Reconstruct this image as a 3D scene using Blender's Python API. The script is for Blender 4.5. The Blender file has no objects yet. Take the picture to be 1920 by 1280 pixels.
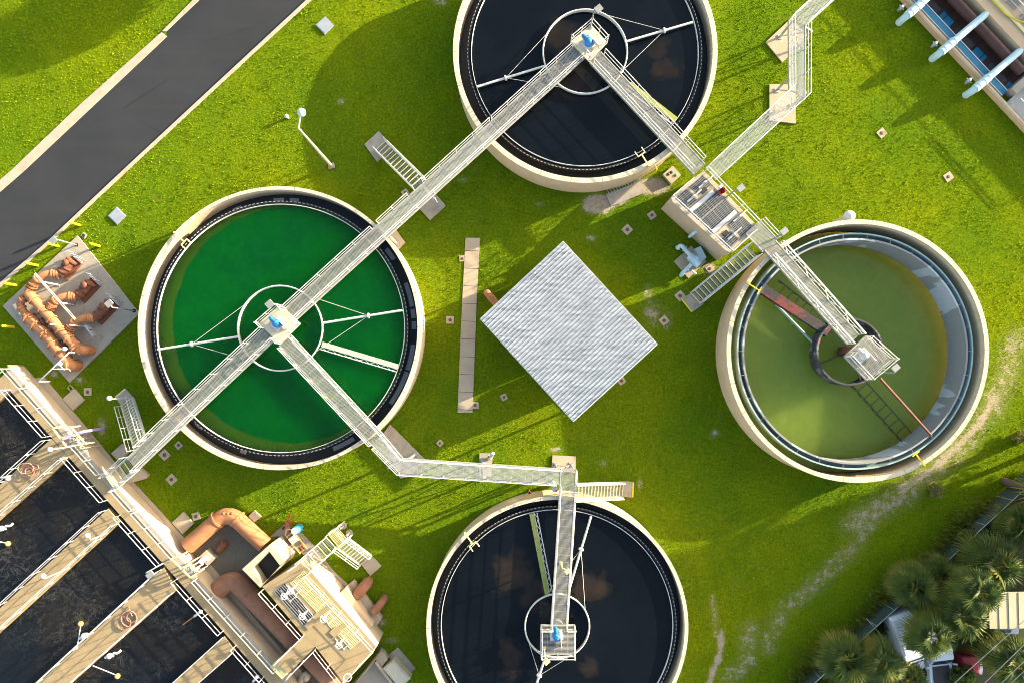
import bpy, math, random
import numpy as np
from mathutils import Vector, Quaternion
random.seed(7); rng = np.random.default_rng(11)
SC = bpy.context.scene; COL = SC.collection
H, F, NX, NY = 54.0, 1290.0, 965.0, 695.0     # camera height, focal length in photo pixels, nadir point
V = Vector
def P(px, py, z=0.0):
    """world point at height z that the photo shows at (px, py)"""
    k = (H - z) / F
    return V(((px - NX) * k, -(py - NY) * k, z))
def PL(pts, z=0.0): return [P(a, b, z) for a, b in pts]
UZ = V((0, 0, 1))
WZ = 2.42                                      # water level in the clarifiers

# ------------------------------------------------------------------ mesh building
class MB:
    def __init__(s): s.v = []; s.f = []; s.sm = []
    def add(s, vs, fs, smooth=False):
        o = len(s.v); s.v += [V(p) for p in vs]; s.f += [tuple(i + o for i in f) for f in fs]; s.sm += [smooth] * len(fs); return s
    def prism(s, pts, z0, z1):
        a = sum(pts[i].x * pts[(i + 1) % len(pts)].y - pts[(i + 1) % len(pts)].x * pts[i].y for i in range(len(pts)))
        if a < 0: pts = pts[::-1]
        n = len(pts)
        vs = [V((p.x, p.y, z0)) for p in pts] + [V((p.x, p.y, z1)) for p in pts]
        return s.add(vs, [tuple(range(n - 1, -1, -1)), tuple(range(n, 2 * n))] + [(i, (i + 1) % n, n + (i + 1) % n, n + i) for i in range(n)])
    def beam(s, a, b, w, h, up=None):
        """box from a to b, w wide (level), h high, centred on the line"""
        a, b = V(a), V(b); d = (b - a).normalized()
        u = up or (UZ if abs(d.z) < .95 else V((1, 0, 0)))
        x = d.cross(u).normalized() * (w / 2); y = x.normalized().cross(d).normalized() * (h / 2)
        vs = [p + sx * x + sy * y for p in (a, b) for sx, sy in ((-1, -1), (1, -1), (1, 1), (-1, 1))]
        return s.add(vs, [(0, 1, 2, 3), (7, 6, 5, 4), (0, 4, 5, 1), (1, 5, 6, 2), (2, 6, 7, 3), (3, 7, 4, 0)])
    def box(s, c, ux, lx, ly, lz):
        """box standing on c: lx along ux, ly across, lz up"""
        ux = V(ux).normalized(); uy = UZ.cross(ux)
        return s.prism([V(c) + ux * (lx / 2 * i) + uy * (ly / 2 * j) for i, j in ((-1, -1), (1, -1), (1, 1), (-1, 1))], c[2], c[2] + lz)
    def ring(s, c, ri, ro, z0, z1, n=160, a0=0, a1=None):
        full = a1 is None; a1 = a0 + 2 * math.pi if full else a1; m = n if full else n + 1; vs = []
        for i in range(m):
            a = a0 + (a1 - a0) * i / n; ca, sa = math.cos(a), math.sin(a)
            vs += [(c[0] + ri * ca, c[1] + ri * sa, z0), (c[0] + ro * ca, c[1] + ro * sa, z0), (c[0] + ro * ca, c[1] + ro * sa, z1), (c[0] + ri * ca, c[1] + ri * sa, z1)]
        fs = []
        for i in range(n):
            j = (i + 1) % m; A, B = 4 * i, 4 * j
            fs += [(A + 1, B + 1, B + 2, A + 2), (A + 2, B + 2, B + 3, A + 3), (A + 3, B + 3, B, A), (A, B, B + 1, A + 1)]
        if not full: fs += [(0, 1, 2, 3), (4 * n + 3, 4 * n + 2, 4 * n + 1, 4 * n)]
        return s.add(vs, fs)
    def disc(s, c, r, z, n=96):
        return s.add([(c[0] + r * math.cos(6.2831853 * i / n), c[1] + r * math.sin(6.2831853 * i / n), z) for i in range(n)], [tuple(range(n))])
    def tube(s, pts, r, n=6, closed=False, smooth=True, cap=True):
        pts = [V(p) for p in pts]; m = len(pts); rs = r if isinstance(r, (list, tuple)) else [r] * m
        d0 = (pts[1] - pts[0]).normalized(); x = d0.orthogonal().normalized(); prev = d0; vs = []
        for i, p in enumerate(pts):
            if closed: d = (pts[(i + 1) % m] - pts[i - 1]).normalized()
            elif i == 0: d = d0
            elif i == m - 1: d = (p - pts[i - 1]).normalized()
            else: d = ((p - pts[i - 1]).normalized() + (pts[i + 1] - p).normalized()).normalized()
            x = prev.rotation_difference(d) @ x; x = (x - d * x.dot(d)).normalized(); prev = d; y = d.cross(x)
            vs += [p + rs[i] * (math.cos(6.2831853 * k / n) * x + math.sin(6.2831853 * k / n) * y) for k in range(n)]
        fs = [(i * n + k, i * n + (k + 1) % n, ((i + 1) % m) * n + (k + 1) % n, ((i + 1) % m) * n + k) for i in range(m if closed else m - 1) for k in range(n)]
        s.add(vs, fs, smooth)
        if cap and not closed: s.add(vs[:n], [tuple(range(n - 1, -1, -1))]); s.add(vs[-n:], [tuple(range(n))])
        return s
    def cyl(s, c, r, z0, z1, n=20): return s.tube([(c[0], c[1], z0), (c[0], c[1], z1)], r, n)
    def lathe(s, c, prof, n=20, axis=UZ):
        """prof: (radius, height) along the axis from c"""
        ax = V(axis).normalized(); x = ax.orthogonal().normalized(); y = ax.cross(x); c = V(c); vs = []
        for r, h in prof: vs += [c + ax * h + r * (math.cos(6.2831853 * k / n) * x + math.sin(6.2831853 * k / n) * y) for k in range(n)]
        return s.add(vs, [(i * n + k, i * n + (k + 1) % n, (i + 1) * n + (k + 1) % n, (i + 1) * n + k) for i in range(len(prof) - 1) for k in range(n)], True)
    def ball(s, c, r, sz=1.0, n=14):
        return s.lathe(V(c) - V((0, 0, r * sz)), [(max(r * math.sin(math.pi * i / 8), .001), r * sz * (1 - math.cos(math.pi * i / 8))) for i in range(9)], n)
    def flange(s, a, d, r, t=.06, bolts=0):
        a = V(a); d = V(d).normalized(); s.tube([a - d * t / 2, a + d * t / 2], r, 20)
        if bolts:
            x = d.orthogonal().normalized(); y = d.cross(x)
            for k in range(bolts):
                p = a + (r - .035) * (math.cos(6.2832 * k / bolts) * x + math.sin(6.2832 * k / bolts) * y)
                s.tube([p - d * (t / 2 + .03), p + d * (t / 2 + .03)], .02, 5)
        return s
    def build(s, name, mat, parent=None, loc=None, kind=None):
        if parent is not None: off = WL[parent.name]
        else: off = V(loc) if loc is not None else V((0, 0, 0))
        me = bpy.data.meshes.new(name); me.from_pydata([tuple(p - off) for p in s.v], [], s.f)
        me.polygons.foreach_set('use_smooth', s.sm); me.update()
        o = bpy.data.objects.new(name, me); COL.objects.link(o)
        if mat: me.materials.append(mat)
        if parent is not None: o.parent = parent
        else: o.location = off
        WL[o.name] = off.copy()
        if kind: o['kind'] = kind
        return o
WL = {}
def fillet(pts, r, n=6):
    pts = [V(p) for p in pts]; out = [pts[0]]
    for a, b, c in zip(pts, pts[1:], pts[2:]):
        d1, d2 = (a - b).normalized(), (c - b).normalized(); t = min(r, (a - b).length * .48, (c - b).length * .48)
        p, q = b + d1 * t, b + d2 * t
        for i in range(n + 1):
            u = i / n; out.append(p * (1 - u) ** 2 + b * 2 * u * (1 - u) + q * u * u)
    return out + [pts[-1]]
def tag(o, label, cat, group=None):
    o['label'] = label; o['category'] = cat
    if group: o['group'] = group
    return o
def thing(name, label, cat, loc, group=None):
    o = bpy.data.objects.new(name, None); COL.objects.link(o); o.location = loc; o.empty_display_size = .3
    WL[o.name] = V(loc); return tag(o, label, cat, group)
def copy_tree(o, parent=None):
    c = o.copy(); COL.objects.link(c)
    if parent is not None: c.parent = parent
    for ch in list(o.children): copy_tree(ch, c)
    return c

# ------------------------------------------------------------------ materials
class NT:
    def __init__(s, name):
        s.m = bpy.data.materials.new(name); s.m.use_nodes = True; s.t = s.m.node_tree; s.b = s.t.nodes['Principled BSDF']
        s.co = s.n('ShaderNodeTexCoord').outputs['Object']
    def n(s, typ, **kw):
        nd = s.t.nodes.new(typ)
        for k, v in kw.items(): setattr(nd, k, v)
        return nd
    def l(s, a, b): s.t.links.new(a, b)
    def noise(s, scale, detail=4, rough=.6, vec=None, dist=0):
        nd = s.n('ShaderNodeTexNoise'); nd.inputs['Scale'].default_value = scale; nd.inputs['Detail'].default_value = detail
        nd.inputs['Roughness'].default_value = rough; nd.inputs['Distortion'].default_value = dist; s.l(vec or s.co, nd.inputs['Vector']); return nd.outputs['Fac']
    def ramp(s, fac, stops):
        nd = s.n('ShaderNodeValToRGB'); cr = nd.color_ramp
        while len(cr.elements) < len(stops): cr.elements.new(.5)
        for e, (p, c) in zip(cr.elements, stops): e.position = p; e.color = (c, c, c, 1) if isinstance(c, (int, float)) else (*c, 1)
        s.l(fac, nd.inputs['Fac']); return nd.outputs['Color']
    def mix(s, fac, a, b, mode='MIX'):
        nd = s.n('ShaderNodeMix', data_type='RGBA', blend_type=mode)
        for v, i in ((fac, 0), (a, 6), (b, 7)):
            if hasattr(v, 'links'): s.l(v, nd.inputs[i])
            else: nd.inputs[i].default_value = v if i == 0 else (*v, 1)
        return nd.outputs[2]
    def math(s, op, a, b=0.0, clamp=False):
        nd = s.n('ShaderNodeMath', operation=op, use_clamp=clamp)
        for v, i in ((a, 0), (b, 1)):
            if hasattr(v, 'links'): s.l(v, nd.inputs[i])
            else: nd.inputs[i].default_value = v
        return nd.outputs[0]
    def mapr(s, v, a, b, c=0, d=1):
        nd = s.n('ShaderNodeMapRange', interpolation_type='SMOOTHSTEP')
        s.l(v, nd.inputs[0])
        for i, q in enumerate((a, b, c, d)): nd.inputs[i + 1].default_value = q
        return nd.outputs[0]
    def attr(s, name): return s.n('ShaderNodeAttribute', attribute_name=name).outputs['Fac']
    def scaled(s, v, rz=0.0):
        nd = s.n('ShaderNodeMapping'); nd.inputs['Scale'].default_value = v; nd.inputs['Rotation'].default_value = (0, 0, rz); s.l(s.co, nd.inputs[0]); return nd.outputs[0]
    def bump(s, h, st=.3, d=.05):
        nd = s.n('ShaderNodeBump'); nd.inputs['Strength'].default_value = st; nd.inputs['Distance'].default_value = d; s.l(h, nd.inputs['Height']); s.l(nd.outputs[0], s.b.inputs['Normal'])
    def fin(s, col, rough=.7, metal=0, spec=.3, ior=None):
        if hasattr(col, 'links'): s.l(col, s.b.inputs['Base Color'])
        else: s.b.inputs['Base Color'].default_value = (*col, 1)
        s.b.inputs['Roughness'].default_value = rough; s.b.inputs['Metallic'].default_value = metal; s.b.inputs['Specular IOR Level'].default_value = spec
        if ior: s.b.inputs['IOR'].default_value = ior
        return s.m
def mat(name, c1, c2=None, scale=1.2, rough=.7, metal=0, bump=0, bscale=18, dirt=None, spec=.3):
    """two tones of one paint or concrete in noise, dirt = optional third tone in streaks"""
    t = NT(name); c2 = c2 or tuple(x * .8 for x in c1); c1, c2 = tuple(x * .8 for x in c1), tuple(x * .8 for x in c2); dirt = dirt and tuple(x * .8 for x in dirt)
    f = t.ramp(t.noise(scale, 6, .65), [(.35, 0), (.65, 1)]); c = t.mix(f, c1, c2)
    f2 = t.noise(scale * 14, 3, .7); c = t.mix(t.ramp(f2, [(.3, 0), (.75, .35)]), c, tuple(x * .72 for x in c1))
    if dirt: c = t.mix(t.ramp(t.noise(scale * 2.3, 8, .75), [(.52, 0), (.68, .85)]), c, dirt)
    if bump: t.bump(t.noise(bscale, 5, .7), bump, .03)
    return t.fin(c, rough, metal, spec)
M = {}
M['cream'] = mat('tank_concrete', (.70, .53, .33), (.62, .46, .28), .5, .85, bump=.15, dirt=(.54, .40, .25))
M['rim'] = mat('rim_concrete', (.62, .55, .40), (.54, .47, .33), .8, .85, bump=.15, dirt=(.42, .36, .26))
M['conc'] = mat('grey_concrete', (.40, .35, .275), (.33, .285, .22), .7, .9, bump=.2, dirt=(.23, .2, .155))
M['tanc'] = mat('tan_concrete', (.47, .39, .27), (.40, .32, .22), .7, .9, bump=.2)
M['deck'] = mat('deck_concrete', (.36, .27, .145), (.29, .215, .115), .6, .9, bump=.2, dirt=(.23, .175, .095))
M['basin_wall'] = mat('basin_wall_concrete', (.56, .44, .30), (.5, .38, .26), .4, .85, bump=.1)
M['kerbc'] = mat('kerb_concrete', (.47, .41, .30), (.38, .33, .24), .9, .9, bump=.2, dirt=(.3, .27, .19))
M['white'] = mat('white_paint', (.68, .67, .62), (.56, .55, .51), 2, .5)
M['alu'] = mat('aluminium_grating', (.42, .42, .38), (.31, .31, .29), 1.5, .5, .25)
M['galv'] = mat('galvanised_steel', (.5, .51, .52), (.38, .40, .42), 3, .45, .5)
M['frp'] = mat('pale_frp_grating', (.42, .43, .40), (.34, .36, .35), 1.2, .6)
M['yellow'] = mat('yellow_paint', (.80, .62, .02), (.7, .52, .02), 2, .5)
M['nose'] = mat('pale_yellow_nosing', (.75, .66, .32), (.7, .6, .25), 2, .6)
M['rust'] = mat('orange_pipe_paint', (.46, .195, .085), (.38, .15, .06), .9, .75, dirt=(.25, .1, .045), bump=.15)
M['rustdull'] = mat('dull_rust_paint', (.33, .15, .08), (.26, .11, .06), 1, .75, dirt=(.2, .09, .05), bump=.15)
M['brown'] = mat('rusty_brown_iron', (.2, .075, .04), (.13, .05, .03), 2, .75, dirt=(.3, .12, .05), bump=.2)
M['dkbrown'] = mat('dark_brown_pipe', (.1, .045, .033), (.07, .03, .024), 1, .6)
M['pblue'] = mat('pale_blue_paint', (.55, .72, .74), (.48, .66, .7), 1.5, .5)
M['blue'] = mat('blue_machine_paint', (.03, .25, .62), (.02, .18, .5), 3, .4)
M['bblue'] = mat('barrel_blue_plastic', (.07, .36, .6), (.05, .3, .52), 2, .4)
M['grey'] = mat('grey_metal', (.3, .31, .3), (.24, .25, .25), 3, .5, .2)
M['warm'] = mat('warm_tan_render', (.66, .47, .28), (.6, .42, .25), .6, .85)
M['bench'] = mat('dark_bench', (.07, .06, .055), None, 1, .9)
M['under'] = mat('dim_channel', (.115, .11, .085), (.08, .08, .065), 1, .9)
M['dark'] = mat('dark_metal', (.025, .025, .025), (.04, .035, .03), 3, .6)
M['red'] = mat('red_paint', (.5, .04, .03), (.4, .03, .025), 3, .5)
M['launder'] = mat('dark_launder', (.012, .016, .018), (.02, .026, .028), 1.2, .55)
M['hoserust'] = mat('pink_hose', (.5, .28, .2), (.42, .2, .14), 4, .6)
M['floaty'] = mat('orange_yellow_float', (.75, .48, .13), (.65, .4, .1), 4, .5)
M['algae'] = mat('algae_white_trough', (.6, .6, .48), (.42, .44, .3), 3, .7, dirt=(.1, .16, .012))
M['greentrough'] = mat('algae_green_trough', (.24, .30, .05), (.34, .32, .12), 2, .8, dirt=(.1, .12, .02))
M['teal'] = mat('teal_paint', (.33, .47, .46), (.27, .4, .38), 2, .6, dirt=(.3, .25, .15))
M['tealdirty'] = mat('teal_trough_floor', (.13, .24, .24), (.2, .3, .29), 1.5, .7, dirt=(.05, .1, .09))
M['hatch'] = mat('hatch_aluminium', (.4, .43, .45), (.33, .37, .4), 1.5, .5, .3)
M['tarp'] = mat('red_tarp', (.36, .04, .06), (.3, .03, .05), 1, .7)
M['glass'] = mat('dark_glass', (.02, .04, .045), None, 2, .1, spec=.6)
M['tyre'] = mat('tyre_rubber', (.02, .02, .02), None, 2, .9)
M['carw'] = mat('white_car_paint', (.7, .72, .75), (.66, .68, .72), 1, .3)
M['bark'] = mat('palm_bark', (.13, .1, .075), (.09, .07, .05), 3, .9, bump=.5)
M['beigeroof'] = mat('beige_metal_roof', (.52, .45, .3), (.48, .41, .27), 1, .6)

def peel_mat():
    t = NT('peeling_grey_paint')
    vec = t.scaled((1, 1, .25))
    f = t.ramp(t.noise(.42, 3, .5, vec, .6), [(.47, 0), (.49, 1)])
    c = t.mix(f, (.33, .36, .38), (.17, .17, .165)); c = t.mix(t.ramp(t.noise(9, 5, .7), [(.3, 0), (.8, .5)]), c, (.25, .27, .28))
    return t.fin(c, .8)
M['peel'] = peel_mat()
def redpeel_mat():
    t = NT('flaking_red_and_black_paint')
    f = t.ramp(t.noise(1.1, 6, .7), [(.5, 0), (.56, 1)]); c = t.mix(f, (.02, .018, .022), (.12, .02, .018))
    c = t.mix(t.ramp(t.noise(6, 6, .8), [(.6, 0), (.72, .7)]), c, (.3, .28, .27)); t.bump(t.noise(12), .3); return t.fin(c, .7)
M['redpeel'] = redpeel_mat()
def wellpeel_mat():
    t = NT('worn_black_well_paint')
    f = t.ramp(t.noise(1.5, 7, .75), [(.5, 0), (.6, 1)]); c = t.mix(f, (.03, .032, .035), (.16, .17, .17))
    c = t.mix(t.ramp(t.noise(2.1, 5, .7), [(.62, 0), (.66, .8)]), c, (.3, .05, .035)); return t.fin(c, .7)
M['wellpeel'] = wellpeel_mat()
def roof_mat():
    t = NT('galvanised_corrugated_sheet')
    vec = t.scaled((.35, 2.2, 1), math.radians(-43)); f = t.noise(2.0, 8, .75, vec)
    c = t.mix(t.ramp(f, [(.36, 0), (.64, 1)]), (.10, .115, .13), (.36, .39, .415))
    c = t.mix(t.ramp(t.noise(5, 5, .7), [(.56, 0), (.66, .75)]), c, (.5, .53, .55)); return t.fin(c, .55, .15)
M['roof'] = roof_mat()
M['ridge_glint'] = mat('roof_ridge_glint', (.5, .525, .55), (.36, .38, .4), 2, .5)  # lighter tone paints the glint of light along the roof ridges
def road_mat():
    t = NT('worn_asphalt'); c = t.mix(t.ramp(t.noise(.25, 6, .65), [(.35, 0), (.65, 1)]), (.0215, .0235, .0275), (.0165, .0185, .022))
    c = t.mix(t.ramp(t.noise(.9, 4, .6, t.scaled((.06, 1, 1), math.radians(-43))), [(.5, 0), (.75, .5)]), c, (.029, .0295, .031)); c = t.mix(t.ramp(t.noise(40, 3, .7), [(.55, 0), (.75, .5)]), c, (.05, .05, .05))
    v = t.n('ShaderNodeTexVoronoi', feature='DISTANCE_TO_EDGE'); v.inputs['Scale'].default_value = .16; t.l(t.co, v.inputs['Vector']); c = t.mix(t.math('MULTIPLY', t.ramp(v.outputs['Distance'], [(.0, 1), (.012, 0)]), t.ramp(t.noise(.3, 3), [(.5, 0), (.6, .6)])), c, (.012, .012, .013))
    t.bump(t.noise(60, 4, .7), .25, .02); return t.fin(c, .93)
M['asphalt'] = road_mat()
def gravel_mat():
    t = NT('gravel'); c = t.mix(t.ramp(t.noise(24, 5, .8), [(.35, 0), (.7, 1)]), (.05, .042, .03), (.24, .2, .15))
    c = t.mix(t.ramp(t.noise(.9, 5, .6), [(.4, 0), (.7, .6)]), c, (.13, .115, .075)); t.bump(t.noise(30, 4, .8), .8, .05); return t.fin(c, .95)
M['gravel'] = gravel_mat()

def dark_water(name, base, brown, blobs):
    """blobs: (world x, y, radius) of rising sludge clouds"""
    t = NT(name); wn = t.noise(.55, 6, .62, None, .4); tot = None
    for bx, by, r in blobs:
        d = t.n('ShaderNodeVectorMath', operation='DISTANCE'); t.l(t.co, d.inputs[0]); d.inputs[1].default_value = (bx, by, WZ)
        q = t.math('ADD', t.math('DIVIDE', d.outputs['Value'], r), t.math('MULTIPLY', t.math('SUBTRACT', wn, .5), 3.2))
        q = t.mapr(q, 1.25, .55); tot = q if tot is None else t.math('MAXIMUM', tot, q)
    c = t.mix(t.math('MULTIPLY', tot, t.ramp(t.noise(1.2, 5, .6), [(.2, .35), (.8, 1)])), base, brown)
    c = t.mix(t.ramp(t.noise(.28, 3, .5), [(.4, 0), (.7, .6)]), c, tuple(x * 1.8 for x in base))
    t.bump(t.noise(1.6, 3, .5), .04, .02); return t.fin(c, .12, 0, .28, 1.33)
def flat_water(name, c1, c2, scale, edge=None, sss=26.0):
    """edge: (x, y, r0, r1, colour) a paler band of algae along one side of the tank"""
    t = NT(name); c = t.mix(t.ramp(t.noise(scale, 4, .5), [(.35, 0), (.7, 1)]), c1, c2)
    if edge:
        d = t.n('ShaderNodeVectorMath', operation='DISTANCE'); t.l(t.co, d.inputs[0]); d.inputs[1].default_value = (edge[0], edge[1], WZ)
        q = t.math('ADD', d.outputs['Value'], t.math('MULTIPLY', t.math('SUBTRACT', t.noise(.6, 5, .6), .5), .5)); c = t.mix(t.mapr(q, edge[2], edge[3]), c, edge[4])
    c = t.mix(t.ramp(t.noise(1.4, 6, .65, None, .8), [(.45, 0), (.75, .22)]), c, tuple(x * 1.5 + .004 for x in c1))
    t.b.inputs['Subsurface Weight'].default_value = 1; t.b.inputs['Subsurface Radius'].default_value = (1, 1, 1); t.b.inputs['Subsurface Scale'].default_value = sss
    t.bump(t.noise(1.5, 3, .5), .03, .02); return t.fin(c, .16, 0, .25, 1.33)
def foam_water():
    t = NT('aerated_water')
    def threads(sc, w, dist):
        n = t.noise(sc, 5, .55, None, dist); return t.ramp(n, [(.5 - w, 0), (.5, 1), (.5 + w, 0)])
    th = t.math('MAXIMUM', threads(.6, .02, 2.4), t.math('MULTIPLY', threads(1.5, .032, 1.8), t.ramp(t.noise(.3, 4), [(.42, .1), (.62, .9)])))
    patch = t.ramp(t.noise(.16, 4, .6), [(.40, .04), (.66, 1)])
    sp = t.n('ShaderNodeTexVoronoi'); sp.inputs['Scale'].default_value = 7; t.l(t.co, sp.inputs['Vector'])
    spk = t.math('MULTIPLY', t.ramp(sp.outputs['Distance'], [(.08, 1), (.2, 0)]), t.ramp(t.noise(.35, 4, .6), [(.5, 0), (.68, .9)]))
    base = t.mix(t.ramp(t.noise(.12, 4, .6), [(.4, 0), (.62, 1)]), (.0042, .0062, .0085), (.0105, .009, .007))
    c = t.mix(t.math('MULTIPLY', th, t.math('MULTIPLY', patch, .7)), base, (.115, .105, .085))
    c = t.mix(t.math('MULTIPLY', spk, .7), c, (.22, .17, .12)); t.bump(t.noise(3, 4, .6), .08, .03); return t.fin(c, .3, 0, .28, 1.33)
M['foam'] = foam_water()
def rimring_mat():
    t = NT('tank_rim_concrete'); sp = t.n('ShaderNodeSeparateXYZ'); t.l(t.co, sp.inputs[0]); a = t.math('ARCTAN2', sp.outputs[1], sp.outputs[0])
    u = t.math('MULTIPLY', t.math('ADD', a, 7.0), 26 / 6.28318); j = t.math('LESS_THAN', t.math('FRACT', u), .022)
    cm = t.n('ShaderNodeCombineXYZ'); t.l(t.math('MULTIPLY', a, 9.0), cm.inputs[0]); st = t.ramp(t.noise(2.2, 6, .7, cm.outputs[0]), [(.42, 0), (.72, .75)])
    c = t.mix(t.ramp(t.noise(.9, 6, .7), [(.35, 0), (.65, 1)]), (.50, .44, .32), (.41, .355, .25)); c = t.mix(st, c, (.3, .255, .18)); c = t.mix(t.math('MULTIPLY', j, .7), c, (.12, .1, .07)); t.bump(t.noise(18, 4, .7), .15, .03); return t.fin(c, .85)
M['rimring'] = rimring_mat()
def notch_mat():
    t = NT('notched_weir_plate'); sp = t.n('ShaderNodeSeparateXYZ'); t.l(t.co, sp.inputs[0]); a = t.math('ARCTAN2', sp.outputs[1], sp.outputs[0])
    f = t.math('GREATER_THAN', t.math('FRACT', t.math('MULTIPLY', t.math('ADD', a, 7.0), 190 / 6.28318)), .45); return t.fin(t.mix(f, (.012, .015, .016), (.3, .31, .29)), .5)
M['notch'] = notch_mat()

# ------------------------------------------------------------------ light, sky, camera
EL = math.atan(2.89 / 13.2); AZ = math.atan2(290, 123)      # sun height and bearing, read off the tank shadows
w = bpy.data.worlds.new("World"); SC.world = w; w.use_nodes = True
sky = w.node_tree.nodes.new('ShaderNodeTexSky'); sky.sky_type = 'NISHITA'; sky.sun_disc = False
sky.dust_density = 3.0; sky.ozone_density = .6; sky.sun_elevation = EL; sky.sun_rotation = AZ
bg = w.node_tree.nodes['Background']; bg.inputs['Strength'].default_value = .122
w.node_tree.links.new(sky.outputs[0], bg.inputs[0])
sl = bpy.data.lights.new('sun', 'SUN'); sl.energy = 4.2; sl.angle = math.radians(.5); sl.color = (1.0, .86, .62)
so = bpy.data.objects.new('sun', sl); COL.objects.link(so)
so.rotation_euler = V((-290, -123, -315 * math.tan(EL))).to_track_quat('-Z', 'Y').to_euler(); so.location = (40, 20, 30)
cam = bpy.data.cameras.new('camera'); co = bpy.data.objects.new('camera', cam); COL.objects.link(co); SC.camera = co
co.location = (0, 0, H); cam.lens = F / 1920 * 36; cam.sensor_width = 36; cam.clip_end = 3000
cam.shift_x = -(NX - 960) / 1920; cam.shift_y = (NY - 640) / 1920
SC.cycles.filter_width = 1.0; SC.view_settings.view_transform = 'Standard'; SC.view_settings.look = 'None'; SC.view_settings.exposure = 2.52; SC.view_settings.gamma = 1

# ------------------------------------------------------------------ lawn: where things stand on it and where it is bare
HOLES, DISCS = [], []          # polygons and discs (photo pixels at ground level) with no grass
SAND = [(1122, 383, 24, 15, 1.6), (1222, 350, 30, 14, 1.3), (1160, 375, 18, 10, 1), (1108, 447, 13, 8, .62), (1110, 383, 14, 14, 1.2), (1222, 585, 20, 30, .56), (1250, 600, 14, 22, .5), (1215, 545, 12, 18, .55), (1330, 504, 13, 11, .9),
        (640, 190, 9, 8, .6), (1340, 812, 12, 9, .6), (1200, 905, 6, 12, .6), (1130, 868, 9, 7, .6), (1042, 842, 12, 5, .8), (870, 337, 14, 7, .5), (1012, 384, 12, 7, .55), (825, 2, 18, 12, .55),
        (255, 930, 14, 22, .7), (290, 965, 14, 20, .7), (100, 700, 12, 9, .6), (150, 712, 14, 8, .55), (190, 800, 12, 22, .6), (715, 1165, 12, 10, .62), (735, 1200, 16, 8, .6), (755, 205, 10, 8, .3), (690, 1180, 10, 14, .6), (890, 320, 10, 6, .4), (985, 1010, 6, 6, .2)]
BANDS = [([(1905, 640), (1885, 715), (1850, 780), (1800, 838), (1740, 890), (1690, 928), (1640, 958), (1600, 985)], 34, .5), ([(1868, 745), (1838, 792), (1795, 838), (1740, 884), (1690, 920)], 11, .66), ([(1690, 935), (1650, 960), (1612, 990)], 12, .55),
         ([(1640, 975), (1595, 1030), (1548, 1075), (1500, 1120), (1462, 1150), (1440, 1215)], 24, .46), ([(1352, 1185), (1350, 1225), (1335, 1262), (1325, 1300)], 8, .72), ([(1335, 1120), (1345, 1190)], 9, .5), ([(1405, 1180), (1400, 1240), (1370, 1270)], 26, .46)]
def sand_at(x, y):
    px = NX + np.asarray(x) * F / H; py = NY - np.asarray(y) * F / H; s = np.zeros_like(px)
    for a, b, rx, ry, st in SAND: s = np.maximum(s, st * np.exp(-(((px - a) / rx) ** 2 + ((py - b) / ry) ** 2) * .8))
    for pts, w_, st in BANDS:
        for (ax, ay), (bx, by) in zip(pts, pts[1:]):
            dx, dy = bx - ax, by - ay; u = np.clip(((px - ax) * dx + (py - ay) * dy) / (dx * dx + dy * dy), 0, 1); s = np.maximum(s, st * np.exp(-(((px - ax - u * dx) ** 2 + (py - ay - u * dy) ** 2) / (w_ * w_)) * .8))
    return s
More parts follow.
